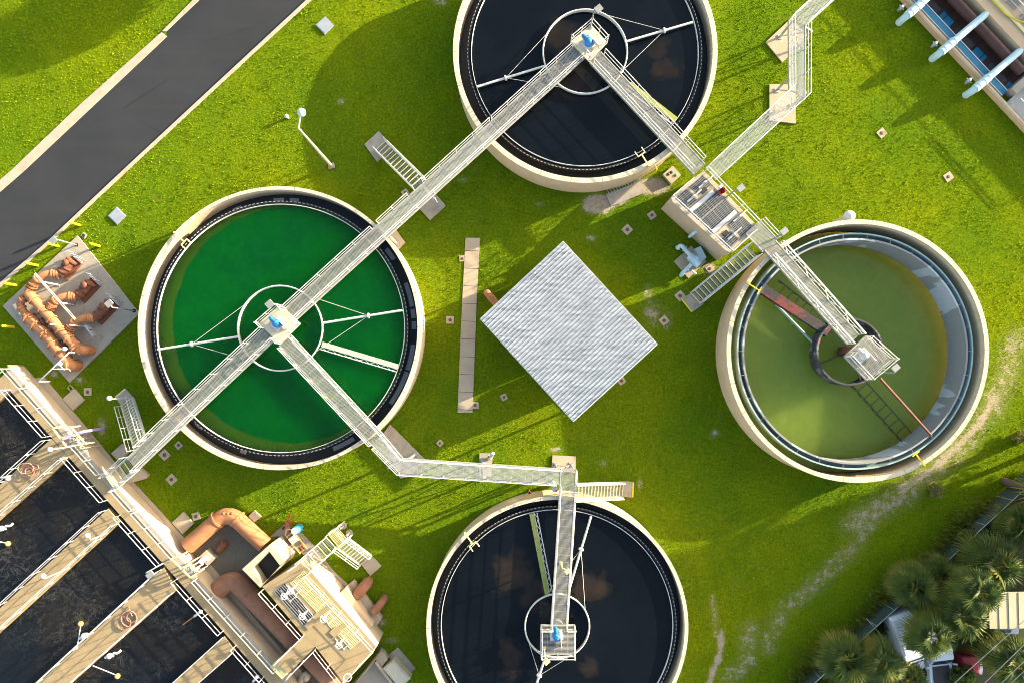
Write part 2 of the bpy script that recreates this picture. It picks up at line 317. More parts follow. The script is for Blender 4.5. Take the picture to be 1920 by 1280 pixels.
def ground_sheet():
    fx = np.concatenate([[-900, -300, -120, -60], np.arange(-44, 44.1, .24), [60, 120, 300, 900]]); fy = np.concatenate([[-900, -300, -120, -45], np.arange(-27, 34.1, .24), [45, 120, 300, 900]])
    X, Y = np.meshgrid(fx, fy); nx, ny = len(fx), len(fy); n = nx * ny
    co_ = np.zeros((n, 3), np.float32); co_[:, 0] = X.ravel(); co_[:, 1] = Y.ravel()
    i = (np.arange(ny - 1)[:, None] * nx + np.arange(nx - 1)[None]).ravel(); q = np.stack([i, i + 1, i + nx + 1, i + nx], 1).astype(np.int32)
    me = bpy.data.meshes.new('ground'); me.vertices.add(n); me.vertices.foreach_set('co', co_.ravel()); me.loops.add(q.size); me.loops.foreach_set('vertex_index', q.ravel())
    me.polygons.add(len(q)); me.polygons.foreach_set('loop_start', np.arange(len(q), dtype=np.int32) * 4); me.polygons.foreach_set('loop_total', np.full(len(q), 4, np.int32)); me.update()
    at = me.attributes.new('sand', 'FLOAT', 'POINT'); at.data.foreach_set('value', sand_at(co_[:, 0], co_[:, 1]).astype(np.float32))
    o = bpy.data.objects.new('ground', me); COL.objects.link(o); o['kind'] = 'structure'
    t = NT('lawn_soil'); big = t.ramp(t.noise(.13, 5, .6), [(.36, 0), (.64, 1)]); c = t.mix(big, (.10, .175, .006), (.19, .23, .004))
    c = t.mix(t.ramp(t.noise(5, 6, .8), [(.36, 0), (.62, .85)]), c, (.055, .095, .004)); c = t.mix(t.ramp(t.noise(.7, 5, .7), [(.6, 0), (.74, .45)]), c, (.15, .125, .03))
    nz = t.math('ADD', t.math('MULTIPLY', t.math('SUBTRACT', t.noise(1.3, 7, .78), .5), 1.5), t.math('MULTIPLY', t.math('SUBTRACT', t.noise(7, 5, .85), .5), 1.2))
    m = t.mapr(t.math('ADD', t.attr('sand'), nz), .42, .62)
    m = t.math('MULTIPLY', m, t.mapr(t.attr('sand'), .06, .22))
    soft = t.math('MULTIPLY', t.mapr(t.math('ADD', t.attr('sand'), t.math('MULTIPLY', t.math('SUBTRACT', t.noise(.5, 6, .7), .5), .5)), .12, .6), .6); soft = t.math('MULTIPLY', soft, t.ramp(t.noise(4, 6, .8), [(.35, .15), (.62, 1)])); c = t.mix(soft, c, (.2, .19, .07))
    sc = t.mix(t.ramp(t.noise(3, 6, .7), [(.3, 0), (.7, 1)]), (.36, .32, .24), (.24, .2, .13)); c = t.mix(m, c, sc)
    t.bump(t.noise(6, 6, .85), 1.0, .14); me.materials.append(t.fin(c, .95, 0, 0))
ground_sheet()

# ------------------------------------------------------------------ road, kerbs, footpath
road_l = [(-200, 545), (0, 361), (47, 320), (180, 195), (314, 69), (312, 60), (375, 0), (540, -165)]
road_r = [(-200, 700), (0, 532), (92, 452), (232, 320), (480, 90), (577, 0), (740, -150)]
MB().prism(PL(road_l + road_r[::-1]), -.05, .012).build('road', M['asphalt'], kind='structure')
HOLES.append(road_l + road_r[::-1])
def strip(a, b, z, name, m):
    mb = MB()
    for (p, q, r, s_) in zip(a, a[1:], b[1:], b): mb.prism(PL([p, q, r, s_]), -.05, z)
    mb.build(name, m, kind='structure'); HOLES.append(a + b[::-1])
strip([(-200, 545), (0, 361), (47, 320), (180, 195), (313.5, 69)], [(-200, 525), (0, 339), (22, 320), (155, 193), (304, 61)], .06, 'kerb', M['kerbc'])
strip([(312, 60), (375, 0), (540, -165)], [(305, 60), (364, 0), (528, -165)], .1, 'kerb', M['kerbc'])
strip(road_r, [(-200, 709), (0, 540), (98, 453), (240, 320), (480, 97), (586, 0), (750, -150)], .13, 'kerb', M['kerbc'])
EDGE_GRASS = []
def pad(name, label, cat, pts, h=.1, m='tanc', zb=-.05, group=None, hole=True, edge=None):
    g = PL(pts); c = sum(g, V()) / len(g)
    o = MB().prism(PL(pts, h), zb, h).build(name, M[m], loc=(c.x, c.y, 0))
    if hole: HOLES.append(pts)
    if label: tag(o, label, cat, group)
    if edge:      # painted nosing along one side
        a, b = P(*edge[0], h), P(*edge[1], h); MB().beam(a + V((0, 0, .012)), b + V((0, 0, .012)), .12, .03).build('painted_edge', M['nose' if len(edge) < 3 else edge[2]], o)
    return o
fp = [(873, 446), (900, 447), (894, 560), (886, 773), (858, 773), (864, 620)]
MB().prism(PL(fp), -.05, .06).build('footpath', M['tanc'], kind='structure'); HOLES.append(fp)
mb = MB()
for y in range(470, 770, 33):
    x0 = 873 - (y - 446) / 327 * 15; mb.beam(P(x0 + .5, y, .061), P(x0 + 27, y + 1, .061), .03, .01)
mb.build('footpath_joint', M['dark'], kind='structure')

# ------------------------------------------------------------------ walkways, rails, stairs
def rail(pts, h=1.07, spacing=1.7, r=.027, mid=True, ends=True):
    """tubular handrail standing along pts"""
    mb = MB(); up = V((0, 0, h)); top = [V(p) + up for p in pts]
    mb.tube(top, r * 1.15, 6, smooth=True)
    if mid: mb.tube([V(p) + up * .52 for p in pts], r * .85, 5)
    for a, b in zip(pts, pts[1:]):
        a, b = V(a), V(b); n = max(1, round((b - a).length / spacing))
        for i in range(n + 1):
            if i == 0 and a is not V(pts[0]) and (a - V(pts[0])).length > .01: continue
            p = a.lerp(b, i / n); mb.tube([p, p + up], r, 5)
    return mb
def grate(mb, a, b, w, pitch=.062, bar=.028, cross=.45):
    a, b = V(a), V(b); d = (b - a).normalized(); s = d.cross(UZ).normalized(); n = int(w / pitch)
    for i in range(n + 1):
        o = s * (i * w / n - w / 2); mb.beam(a + o, b + o, bar, .03)
    m = max(2, int((b - a).length / cross))
    for i in range(m + 1):
        p = a.lerp(b, i / m); mb.beam(p - s * w / 2 - V((0, 0, .008)), p + s * w / 2 - V((0, 0, .008)), .02 + .03 * (i % 4 == 0), .03)
    return mb
def walkway(label, pts, w, z, sides=((1, 0, 1), (-1, 0, 1)), deckm='alu', truss=False, kick=True, name='walkway', group='steel walkways', rise=None):
    """pts: photo pixels of the deck's centre line; sides: (which side, from, to) stretches of handrail along the line"""
    ws = [P(x, y, z if rise is None else rise[i]) for i, (x, y) in enumerate(pts)]
    t = thing(name, label, 'walkway', (ws[0].x, ws[0].y, ws[0].z), group)
    def off(side, k):
        out = []
        for i, p in enumerate(ws):
            d = (ws[min(i + 1, len(ws) - 1)] - ws[max(i - 1, 0)]); d.z = 0; d.normalize()
            seg = (ws[min(i + 1, len(ws) - 1)] - ws[i] if i < len(ws) - 1 else ws[i] - ws[i - 1]); seg.z = 0; seg.normalize()
            out.append(p + d.cross(UZ) * side * k / max(.5, abs(d.dot(seg))))
        return out
    mb = MB(); L, R = off(1, w / 2), off(-1, w / 2)
    for i in range(len(ws) - 1):
        n = max(3, int(w / .064))
        for j in range(n + 1):
            u = j / n; mb.beam(L[i].lerp(R[i], u), L[i + 1].lerp(R[i + 1], u), .03, .03)
        m = max(2, int((ws[i + 1] - ws[i]).length / .5))
        for j in range(m + 1): mb.beam(L[i].lerp(L[i + 1], j / m) - V((0, 0, .012)), R[i].lerp(R[i + 1], j / m) - V((0, 0, .012)), .025 + .03 * (j % 6 == 0), .03)
    mb.build('grating', M[deckm], t)
    for sd in (1, -1):
        E = off(sd, w / 2 + .06); mb = MB()
        for a, b in zip(E, E[1:]): mb.beam(a - V((0, 0, .1)), b - V((0, 0, .1)), .08, .26)
        mb.build('side_beam', M['alu'], t)
    for side, f0, f1 in sides:
        E = off(side, w / 2 + .05); tot = [0]
        for a, b in zip(E, E[1:]): tot.append(tot[-1] + (b - a).length)
        def at(f):
            d = f * tot[-1]
            for i in range(len(E) - 1):
                if d <= tot[i + 1] + 1e-6: return E[i].lerp(E[i + 1], (d - tot[i]) / (tot[i + 1] - tot[i]))
        path = [at(f0)] + [E[i] for i in range(1, len(E) - 1) if f0 * tot[-1] + .05 < tot[i] < f1 * tot[-1] - .05] + [at(f1)]
        rm = rail(path)
        if truss:
            a, b = path[0], path[-1]; n = int((b - a).length / 1.0)
            for i in range(n):
                p, q = a.lerp(b, i / n), a.lerp(b, (i + 1) / n); lo, hi = (p, q + V((0, 0, 1.07))) if i % 2 else (p + V((0, 0, 1.07)), q); rm.beam(lo, hi, .05, .05)
            rm.beam(a + V((0, 0, 1.07)), b + V((0, 0, 1.07)), .1, .1)
        rm.build('railing', M['white'], t)
    return t
def stairs(label, top, zt, bot, zb, w, n, nose='nose', rails=(1, -1), group='steel stairs', name='staircase', both=True):
    a, b = P(*top, zt), P(*bot, zb); t = thing(name, label, 'stairs', (b.x, b.y, 0), group)
    d = V((b.x - a.x, b.y - a.y, 0)); L = d.length; d.normalize(); s = d.cross(UZ); mb = MB(); nb = MB(); tread = L / n
    for i in range(n):
        c = a + d * (tread * (i + .5)); c.z = zt - (zt - zb) * (i + .6) / n
        nb.beam(c + d * tread * .42 - s * w / 2, c + d * tread * .42 + s * w / 2, .075, .05)
        for k in (-.3, -.1, .1): mb.beam(c + d * tread * k - s * w / 2, c + d * tread * k + s * w / 2, .022, .03)
    mb.build('treads', M['galv'], t); nb.build('nosings', M[nose], t)
    for sd in (1, -1):
        e = s * sd * (w / 2 + .04); MB().beam(a + e - V((0, 0, .12)), b + e, .07, .28).build('stringer', M['white'], t)
    for sd in rails:
        e = s * sd * (w / 2 + .06); rail([a + e, b + e + V((0, 0, .1))], .95, 1.3).build('handrail', M['white'], t)
    return t
def platform(label, corners, z, openings, deckm='alu', solid=True, name='drive_platform', group='clarifier drive platforms'):
    """corners in photo pixels at deck height; openings: indices of sides left open with (from,to) kept"""
    ws = PL(corners, z); c = sum(ws, V()) / len(ws); t = thing(name, label, 'platform', (c.x, c.y, z), group)
    mb = MB()
    if solid: mb.prism(ws, z - .12, z)
    else:
        grate(mb, ws[0].lerp(ws[3], .5), ws[1].lerp(ws[2], .5), (ws[3] - ws[0]).length, .085, .035)
        for k in range(4): mb.beam(ws[k] - V((0, 0, .08)), ws[(k + 1) % 4] - V((0, 0, .08)), .08, .2)
    mb.build('deck', M[deckm], t)
    for k in range(4):
        a, b = ws[k], ws[(k + 1) % 4]
        for f0, f1 in openings.get(k, [(0, 1)]):
            inset = (c - a.lerp(b, .5)).normalized() * .06
            rail([a.lerp(b, f0) + inset, a.lerp(b, f1) + inset], 1.07, 1.1).build('railing', M['white'], t)
    return t

# ------------------------------------------------------------------ circular clarifiers
ZR = 2.89
def circ(c, r, a, z): return V((c.x + r * math.cos(a), c.y + r * math.sin(a), z))
def ang(c, px, py, z): p = P(px, py, z); return math.atan2(p.y - c.y, p.x - c.x)
def clarifier(label, ct, Ri, Ro, Rb, Rw, Rf, water, arms, skim, skm, covers=(), dv=None):
    c = P(*ct, ZR); kr = (H - ZR) / F; kb = (H - 2.5) / F; ri, ro, rb, rw, rf = Ri * kr, Ro * kr, Rb * kb, Rw * kb, Rf * kb
    DISCS.append((c.x, c.y, ro + .05))
    t = thing('clarifier', label, 'clarifier tank', (c.x, c.y, 0), 'round clarifier tanks')
    MB().ring(c, ri, ro, -.1, ZR - .1).build('wall', M['cream'], t)
    MB().ring(c, ri - .004, ro + .03, ZR - .099, ZR).build('rim', M['rimring'], t)
    MB().ring(c, rw + .04, ri - .01, 1.15, 1.5).build('launder', M['launder'], t)
    MB().ring(c, rw - .05, rw + .04, 1.2, 2.47).build('weir', M['dark'], t)
    MB().ring(c, rw + .035, rw + .075, 2.47, 2.53).build('weir_plate', M['notch'], t)
    MB().ring(c, rb - .018, rb + .018, 2.25, 2.6).build('scum_baffle', M['white'], t)
    mb = MB(); mb.tube([circ(c, rf, 6.2832 * i / 72, 2.72) for i in range(72)], .06, 8, closed=True); mb.ring(c, rf - .03, rf, 2.2, 2.68, 72)
    mb.build('feed_well', M['white'], t)
    MB().cyl(c, .45, 0, 3.0, 20).build('centre_column', M['grey'], t)
    wdisc = MB(); wdisc.ring(c, .01, rw - .06, WZ - 22, WZ, 128); wdisc.build('water', water, kind='structure')
    for (a0, a1) in arms:      # radial scum pipes with their stays
        p, q = P(*a0, 2.75), P(*a1, 2.75); MB().tube([p, q], .085, 10).build('radial_pipe', M['white'], t)
        m = p.lerp(q, .42 if (q - c).length < (p - c).length else .55); d = (q - p).normalized(); s_ = d.cross(UZ)
        MB().flange(m, d, .2, .12).build('clamp', M['white'], t)
        for sg in (1, -1):
            am = math.atan2(m.y - c.y, m.x - c.x) + sg * .75; MB().tube([m, circ(c, rf, am, 2.8)], .016, 5).build('stay_cable', M['white'], t)
    a0, a1, wd = skim; p, q = P(*a0, 2.62), P(*a1, 2.62); d = (q - p).normalized(); s_ = d.cross(UZ)
    mb = MB(); mb.beam(p, q, wd, .12); mb.build('skimmer_trough', M[skm], t)
    mb = MB(); e = s_ * (wd * .5 + .22) * skimside(label); n = 14
    mb.beam(p + e, q + e, .06, .06); mb.beam(p + e * .45, q + e * .45, .06, .06)
    for i in range(n):
        u, v_ = p.lerp(q, i / n), p.lerp(q, (i + 1) / n); mb.beam(u + (e if i % 2 else e * .45), v_ + (e * .45 if i % 2 else e), .035, .035)
    mb.build('skimmer_truss', M['white'], t)
    for (a0, a1) in covers:     # loose pale plates lying in the launder
        ca = (a0 + a1) / 2; MB().ring(c, ri - .62, ri - .28, 1.5, 1.56, 8, a0, a1).build('launder_plate', M['grey'], t)
    if dv:                      # yellow davit on the rim
        p, q = P(*dv[0], ZR), P(*dv[1], ZR + .25); mb = MB(); mb.beam(p + V((0, 0, .12)), q, .09, .09); d = (q - p); d.z = 0; d.normalize(); s_ = d.cross(UZ)
        mb.beam(q - s_ * .3, q + s_ * .3, .08, .08); mb.beam(q - s_ * .3, q - s_ * .3 + d * .45, .07, .07); mb.beam(q + s_ * .3, q + s_ * .3 + d * .45, .07, .07); mb.beam(p - V((0, 0, .1)), p + V((0, 0, .25)), .12, .12)
        tag(mb.build('davit', M['yellow'] if len(dv) < 3 else M['nose'], loc=(p.x, p.y, ZR)), dv[3] if len(dv) > 3 else 'pale yellow davit arm reaching over the rim of the ' + label.split(' clarifier')[0] + ' tank', 'davit', 'davit arms on the tank rims')
    return t, c, (ri, ro, rb, rw, rf)
def skimside(label): return -1 if 'bottom of the photo' in label else 1
c1 = P(527, 617.5, WZ)
green = flat_water('green_water', (.0, .073, .004), (.0, .05, .007), .16, (c1.x + .75, c1.y + .35, 8.75, 8.95, (.025, .072, .004)))
T1, C1, R1 = clarifier('green water clarifier, the largest round tank, beside the orange pipe pad', (523.5, 615), 259.2, 264.7, 232, 236.5, 79, green,
    [((296, 655), (447, 631)), ((754, 582), (604, 606))], ((604, 645), (746, 687), .36), 'algae',
    [(a - .05 * w_, a + .05 * w_) for a, w_ in ((.62, 1), (.27, 1.9), (.12, .7), (.03, .6), (-.18, 1.2), (-.28, .8), (-.42, 1.7), (-.56, 1.1), (-1.1, 1.8), (1.5, .7), (1.62, .8), (1.95, .7), (2.6, 1), (-1.9, .5), (-2.3, .7))],
    ((329, 437), (345, 454), 0, 'pale yellow davit arm on the upper left rim of the green water tank'))
B2 = [P(x, y, WZ) for x, y in ((1070, 150), (1250, 130), (1235, 95), (1045, 60))]
black2 = dark_water('black_water', (.0022, .0034, .0046), (.016, .011, .007), [(B2[0].x, B2[0].y, 1.7), (B2[1].x, B2[1].y, 1.0), (B2[2].x, B2[2].y, .9), (B2[3].x, B2[3].y, 1.2)])
T2, C2, R2 = clarifier('black water clarifier cut by the top of the photo with two walkways meeting over it', (1097.5, 95), 239, 247.5, 212.5, 218, 78.5, black2,
    [((895, 163), (1022, 124)), ((1299, 42), (1172, 79))], ((1180, 158), (1268, 226), .42), 'greentrough', (), ((1216, 312), (1203, 290), 0, 'pale yellow davit arm on the rim beside the leaning ladder'))
B4 = [P(x, y, WZ) for x, y in ((1105, 1105), (955, 1070), (960, 1230), (1108, 1245), (1000, 1120))]
black4 = dark_water('black_water_with_sludge', (.0022, .0034, .0046), (.024, .017, .012), [(B4[0].x, B4[0].y, 1.3), (B4[1].x, B4[1].y, 1.6), (B4[2].x, B4[2].y, 1.2), (B4[3].x, B4[3].y, .9), (B4[4].x, B4[4].y, 1.1)])
T4, C4, R4 = clarifier('black water clarifier at the bottom of the photo with one straight walkway', (1045, 1175), 239, 245, 217, 222, 60, black4,
    [((1108, 967), (1064, 1114)), ((1003, 1290), (1022, 1232))], ((997, 962), (1026, 1112), .36), 'greentrough', (), ((872, 998), (886, 1019), 0, 'pale yellow davit arm on the upper left rim of the bottom tank'))

# the drained clarifier on the right: low olive water, an inner ring wall with a trough, truss arms showing
c3 = P(1608.5, 658, ZR); kr = (H - ZR) / F; ri3, ro3 = 238 * kr, 245.5 * kr; k3 = H / F
DISCS.append((c3.x, c3.y, ro3 + .05))
T3 = thing('clarifier', 'half drained clarifier with olive green water and a peeling inner ring', 'clarifier tank', (c3.x, c3.y, 0), 'round clarifier tanks')
MB().ring(c3, ri3, ro3, -.1, ZR - .1).build('wall', M['cream'], T3); MB().ring(c3, ri3 - .004, ro3 + .03, ZR - .099, ZR).build('rim', M['rimring'], T3)
rI, rO = 198.5 * k3, 208.5 * k3 + .12
MB().ring(c3, rI, rI + .14, -.1, 2.49).build('inner_ring_wall', M['peel'], T3)
MB().ring(c3, rO - .1, rO, 1.5, 2.49).build('trough_outer_wall', M['teal'], T3)
MB().ring(c3, rI + .14, rO - .1, 1.5, 1.75).build('trough_floor', M['tealdirty'], T3)
for i in range(30):
    a = 6.2832 * i / 30; MB().beam(circ(c3, rI + .1, a, 2.46), circ(c3, rO - .02, a, 2.46), .035, .035).build('strut', M['grey'], T3)
olive = flat_water('olive_water', (.14, .2, .03), (.115, .17, .022), .12, sss=22.0)
mb = MB(); mb.ring(c3, .01, ri3 - .01, -20, .32, 128); mb.build('water', olive, kind='structure')
mb = MB(); mb.ring(c3, 58 * k3, 60.5 * k3 + .03, .1, 1.75, 64); mb.build('feed_well', M['wellpeel'], T3)
MB().cyl(c3, .4, 0, 3.1).build('centre_column', M['brown'], T3)
def truss(a, b, w, h, n, m, name, parent, r=.04):
    mb = MB(); d = (b - a).normalized(); s_ = d.cross(UZ).normalized(); q = [s_ * w / 2, -s_ * w / 2]; up = V((0, 0, h))
    for o in (q[0], q[1], q[0] + up, q[1] + up): mb.beam(a + o, b + o, r * 1.4, r * 1.4)
    for i in range(n):
        u, v_ = a.lerp(b, i / n), a.lerp(b, (i + 1) / n)
        mb.beam(u + q[i % 2], v_ + q[1 - i % 2], r, r); mb.beam(u + q[0] + up, u + q[1] + up, r, r); mb.beam(u + q[0] + (up if i % 2 else V()), v_ + q[0] + (V() if i % 2 else up), r, r); mb.beam(u + q[0], u + q[1], r, r)
    return mb.build(name, m, parent)
truss(P(1600, 712, .25), P(1694, 818, .2), 1.0, .45, 8, M['dark'], 'rake_arm', T3, .05)
truss(P(1555, 618, .25), P(1448, 536, .2), 1.0, .45, 8, M['dark'], 'rake_arm', T3, .05)
MB().beam(P(1427, 541, 1.3), P(1552, 623, 1.3), .72, .5).build('inlet_beam', M['redpeel'], T3)
MB().tube([P(1455, 571, .6), P(1529, 647, .6)], .11, 8).build('teal_pipe', M['teal'], T3)
for a_ in (.4, 1.97, 3.54, 5.11): MB().beam(circ(c3, .3, a_, 1.5), circ(c3, 59 * k3, a_, 1.5), .08, .12).build('well_brace', M['dark'], T3)
MB().tube([P(1650, 709, 2.5), P(1746, 816, 2.5)], .1, 8).build('boom', M['brown'], T3)
for dv, lb in ((((1731, 871), (1717, 850)), 'pale yellow davit arm on the lower right rim of the olive water tank'), (((1401, 531), (1424, 545)), 'pale yellow davit arm beside the red flaking beam in the olive water tank')):
    p, q = P(*dv[0], ZR), P(*dv[1], ZR + .1); mb = MB(); d = q - p; d.z = 0; d.normalize(); s_ = d.cross(UZ)
    mb.beam(p + V((0, 0, .1)), q, .09, .09); mb.beam(q - s_ * .32, q + s_ * .32, .08, .08); mb.beam(p - V((0, 0, .1)), p + V((0, 0, .25)), .12, .12)
    tag(mb.build('davit', M['yellow'], loc=(p.x, p.y, ZR)), lb, 'davit', 'davit arms on the tank rims')
vt = P(1590, 407, 2.3); t = thing('roof_vent', 'white round capped vent beside the rim of the olive water tank', 'vent', (vt.x, vt.y, 0))
MB().cyl(vt, .2, 0, 2.5).build('neck', M['white'], t); MB().lathe((vt.x, vt.y, 2.4), [(.42, 0), (.45, .1), (.38, .3), (.2, .42), (.01, .46)], 20).build('cap', M['white'], t)

# ------------------------------------------------------------------ walkways between the tanks
walkway('long walkway from the aeration basin to the middle of the green tank', [(510, 621), (324, 796), (248, 869)], 1.02, 3.15, ((1, .02, .905), (-1, .02, 1)))
walkway('walkway over the green tank from its middle to its upper right rim', [(540, 593), (713, 436)], 1.02, 3.15, ((1, .03, 1), (-1, .03, .97)))
walkway('walkway crossing the grass between the green tank and the top tank', [(713, 436), (928, 241)], 1.02, 3.15, ((1, 0, 1), (-1, .03, .29), (-1, .42, 1)), 'frp')
walkway('walkway over the top tank from its lower left rim to its middle', [(928, 241), (1087, 97)], 1.02, 3.15, ((1, 0, .97), (-1, .02, .97)))
walkway('walkway over the green tank running down right from its middle', [(534, 638), (707, 824)], 1.02, 3.15, ((1, .03, 1), (-1, .03, 1)))
walkway('bent walkway over the grass from the green tank to the bottom tank', [(707, 824), (752, 873), (1051, 893)], .98, 3.15, ((1, .02, .97), (-1, 0, 1)), 'frp')
walkway('straight walkway over the bottom tank down to its middle', [(1066, 879), (1061.5, 960), (1047.5, 1172)], 1.0, 3.15, ((1, .1, 1), (-1, 0, .07), (-1, .2, 1)), 'alu')
walkway('walkway over the top tank down right to the flow splitter box', [(1116, 107), (1312, 318)], .98, 3.15, ((1, .03, .97), (-1, .03, .97)))
walkway('pale zigzag walkway from the splitter box to the top right corner', [(1333, 326), (1495, 177), (1495, 43), (1562, -18)], 1.0, 3.0, ((1, .02, 1), (-1, .02, 1)), 'frp')
walkway('truss walkway over the olive tank with white lattice sides', [(1444, 460), (1600, 636)], .95, 3.15, ((1, .06, 1), (-1, .03, 1)), truss=True)
walkway('short wide grating landing between the splitter box and the olive tank', [(1412, 426), (1444, 460)], 1.3, 3.13, ((-1, 0, 1),))
stairs('stairs from the grass up to the walkway between the green and top tanks', (787, 347), 3.15, (713, 274), .12, .98, 13)
stairs('steep stairs rising beside the basin to the green tank walkway', (262, 834), 3.15, (239, 752), .1, 1.0, 15)
stairs('long stairs below the flow splitter box beside the olive tank', (1412, 469), 3.0, (1303, 559), .15, 1.0, 15, rails=(1, -1))
stairs('stairs with yellow nosings beside the bottom tank walkway', (1079, 921), 3.1, (1168, 917), .15, 1.05, 15, rails=(1, -1))
stairs('short steps joining the green tank walkway to the basin deck', (248, 869), 3.12, (208, 905), 1.75, 1.15, 5, group='steel stairs')
pad('stair_pad', 'grey concrete pad at the foot of the stairs between green and top tanks', 'slab', [(683, 271), (710, 246), (738, 277), (707, 304)], .1, 'conc', group='concrete stair pads')
pad('stair_pad', 'concrete pad with a yellow edge at the foot of the steep basin stairs', 'slab', [(215.5, 744), (235, 727.5), (251, 747), (227, 760)], .1, 'conc', group='concrete stair pads', edge=((216.5, 744), (235, 728.5)))
pad('stair_pad', 'grey concrete pad with yellow edge below the long stairs by the olive tank', 'slab', [(1276, 560), (1304, 546), (1320, 570), (1297, 586)], .12, 'conc', group='concrete stair pads', edge=((1277, 560), (1297, 584.5), 'yellow'))
pad('stair_pad', 'concrete pad with a yellow edge at the foot of the bottom tank stairs', 'slab', [(1161, 901), (1189, 902.5), (1187, 932), (1163, 930)], .12, 'conc', group='concrete stair pads', edge=((1187.5, 903.5), (1186, 931), 'yellow'))

def footing(label, pts, legs, z, m='tanc'):
    """concrete pad with a braced leg frame under a walkway"""
    o = pad('support_frame', label, 'support', pts, .12, m, group='walkway supports on concrete pads'); mb = MB()
    a, b = [P(*l, .12) for l in legs]; A, B = V((a.x, a.y, z - .2)), V((b.x, b.y, z - .2))
    mb.beam(a, A, .13, .13); mb.beam(b, B, .13, .13); mb.beam(a + V((0, 0, .15)), B, .07, .07); mb.beam(b + V((0, 0, .15)), A, .07, .07); mb.beam(A, B, .12, .16)
    for q in (a, b): mb.box((q.x, q.y, .12), (1, 0, 0), .34, .34, .05)
    mb.build('leg_frame', M['galv'], o); return o
footing('walkway support on a diamond concrete pad opposite the top stairs', [(815, 362), (836, 386), (806, 413), (786, 391)], [(792, 352), (822, 388)], 3.05, 'conc')
footing('walkway support on a small pad at the upper right rim of the green tank', [(724, 452), (742, 430), (760, 455), (747, 468)], [(722, 436), (744, 457)], 3.05)
footing('walkway support on the long concrete pad at the bend below the green tank', [(731, 795), (797, 861), (769, 893), (750, 896), (716, 815)], [(740, 868), (779, 850)], 3.05, 'conc')
footing('walkway support on a narrow pad halfway along the bent walkway', [(899, 849), (924, 849.5), (921, 893), (899, 890)], [(906, 866), (908, 893)], 3.05, 'conc')
footing('walkway support on the square pad at the top of the bottom tank', [(1036, 853), (1080, 855), (1079, 886), (1034, 880)], [(1042, 870), (1071, 870)], 3.05)
footing('walkway support on the large tan pad at the upper bend of the zigzag walkway', [(1483, 35), (1436, 79), (1467, 117), (1517, 70)], [(1462, 70), (1495, 90)], 2.95)
footing('walkway support on the square tan pad at the lower bend of the zigzag walkway', [(1443, 158), (1492, 159), (1492, 232), (1443, 226)], [(1456, 170), (1484, 200)], 2.95)

platform('cream square drive platform over the middle of the green tank', [(485, 606), (525, 571), (563.5, 607), (525, 645.5)], 3.3, {1: [(0, .32), (.8, 1)], 2: [(0, .42), (.9, 1)], 3: [(0, .26), (.74, 1)]}, 'rim')
platform('cream square drive platform over the middle of the top tank', [(1069, 79), (1108, 46), (1139, 80), (1104.5, 116)], 3.3, {2: [(0, .3), (.8, 1)], 3: [(0, .22), (.72, 1)]}, 'rim')
platform('grating drive platform over the middle of the olive tank', [(1584, 668), (1623.6, 630), (1672, 673), (1625.6, 712)], 3.25, {0: [(0, .24), (.8, 1)]}, 'alu', False)
platform('rectangular grating drive platform over the middle of the bottom tank', [(1014, 1172), (1078, 1172), (1077, 1226), (1014, 1226)], 3.25, {0: [(0, .28), (.76, 1)]}, 'alu', False)
def drive(label, px, py, z, m, rot=.7):
    p = P(px, py, z); ux = V((math.cos(rot), math.sin(rot), 0)); uy = UZ.cross(ux); t = thing('drive_motor', label, 'motor', (p.x, p.y, z), 'drive motors')
    MB().box(p, ux, .95, .75, .08).build('base_plate', M['white'], t)
    mb = MB(); mb.lathe((p.x, p.y, z + .08), [(.3, 0), (.3, .3), (.22, .36), (.22, .5), (.001, .5)], 18); mb.build('gearbox', M[m], t)
    mb = MB(); q = p + V((0, 0, .34)); mb.tube([q + uy * .15, q + uy * .62], .15, 14); mb.tube([q + uy * .62, q + uy * .7], .11, 12)
    for k in range(7): mb.tube([q + uy * (.2 + .055 * k), q + uy * (.215 + .055 * k)], .172, 14)
    mb.build('motor_body', M[m], t); MB().box(q + ux * .16 + uy * .3 - V((0, 0, .05)), ux, .16, .2, .16).build('terminal_box', M['grey'], t)
    MB().box(p + ux * .3 - uy * .45 + V((0, 0, .08)), ux, .06, .7, .45).build('guard', M['white'], t); return t
drive('blue drive motor on the green tank platform', 521, 607, 3.3, 'blue', .8); drive('blue drive motor on the top tank platform', 1103, 82, 3.3, 'blue', .75)
drive('pale grey drive motor on the olive tank platform', 1617, 666, 3.28, 'white', .75); drive('light blue drive motor on the bottom tank platform', 1043, 1189, 3.28, 'blue', 0.1)

# ------------------------------------------------------------------ flow splitter box
def lerp2(a, b, u): return (a[0] + (b[0] - a[0]) * u, a[1] + (b[1] - a[1]) * u)
SB = [(1255, 374), (1320, 319), (1422, 425), (1366, 476)]           # deck corners: left, top, right, bottom
def sb(u, v):      # u from the left-bottom wall to the right-top side, v from the top-left end to the bottom-right end
    return lerp2(lerp2(SB[0], SB[1], u), lerp2(SB[3], SB[2], u), v)
sc_ = P(1340, 398, 0); t = thing('flow_splitter_box', 'tan concrete box with grating top, slide gates and handrails between top and olive tanks', 'concrete tank', (sc_.x, sc_.y, 0))
ws = PL(SB, 3.0); MB().prism(ws, -.05, 2.94).build('concrete_body', M['basin_wall'], t); HOLES.append([(1247, 388), (1308, 338), (1403, 441), (1345, 488)])
mb = MB()
for (u0, u1, v0, v1) in ((.03, .99, .0, .035), (.03, .99, .965, 1), (.9, .99, .035, .965), (.01, .07, .035, .965), (.44, .5, .06, .2), (.44, .5, .8, .95), (.07, .9, .235, .25), (.07, .9, .70, .715)):
    mb.prism(PL([sb(u0, v0), sb(u1, v0), sb(u1, v1), sb(u0, v1)], 3.0), 2.93, 3.0)
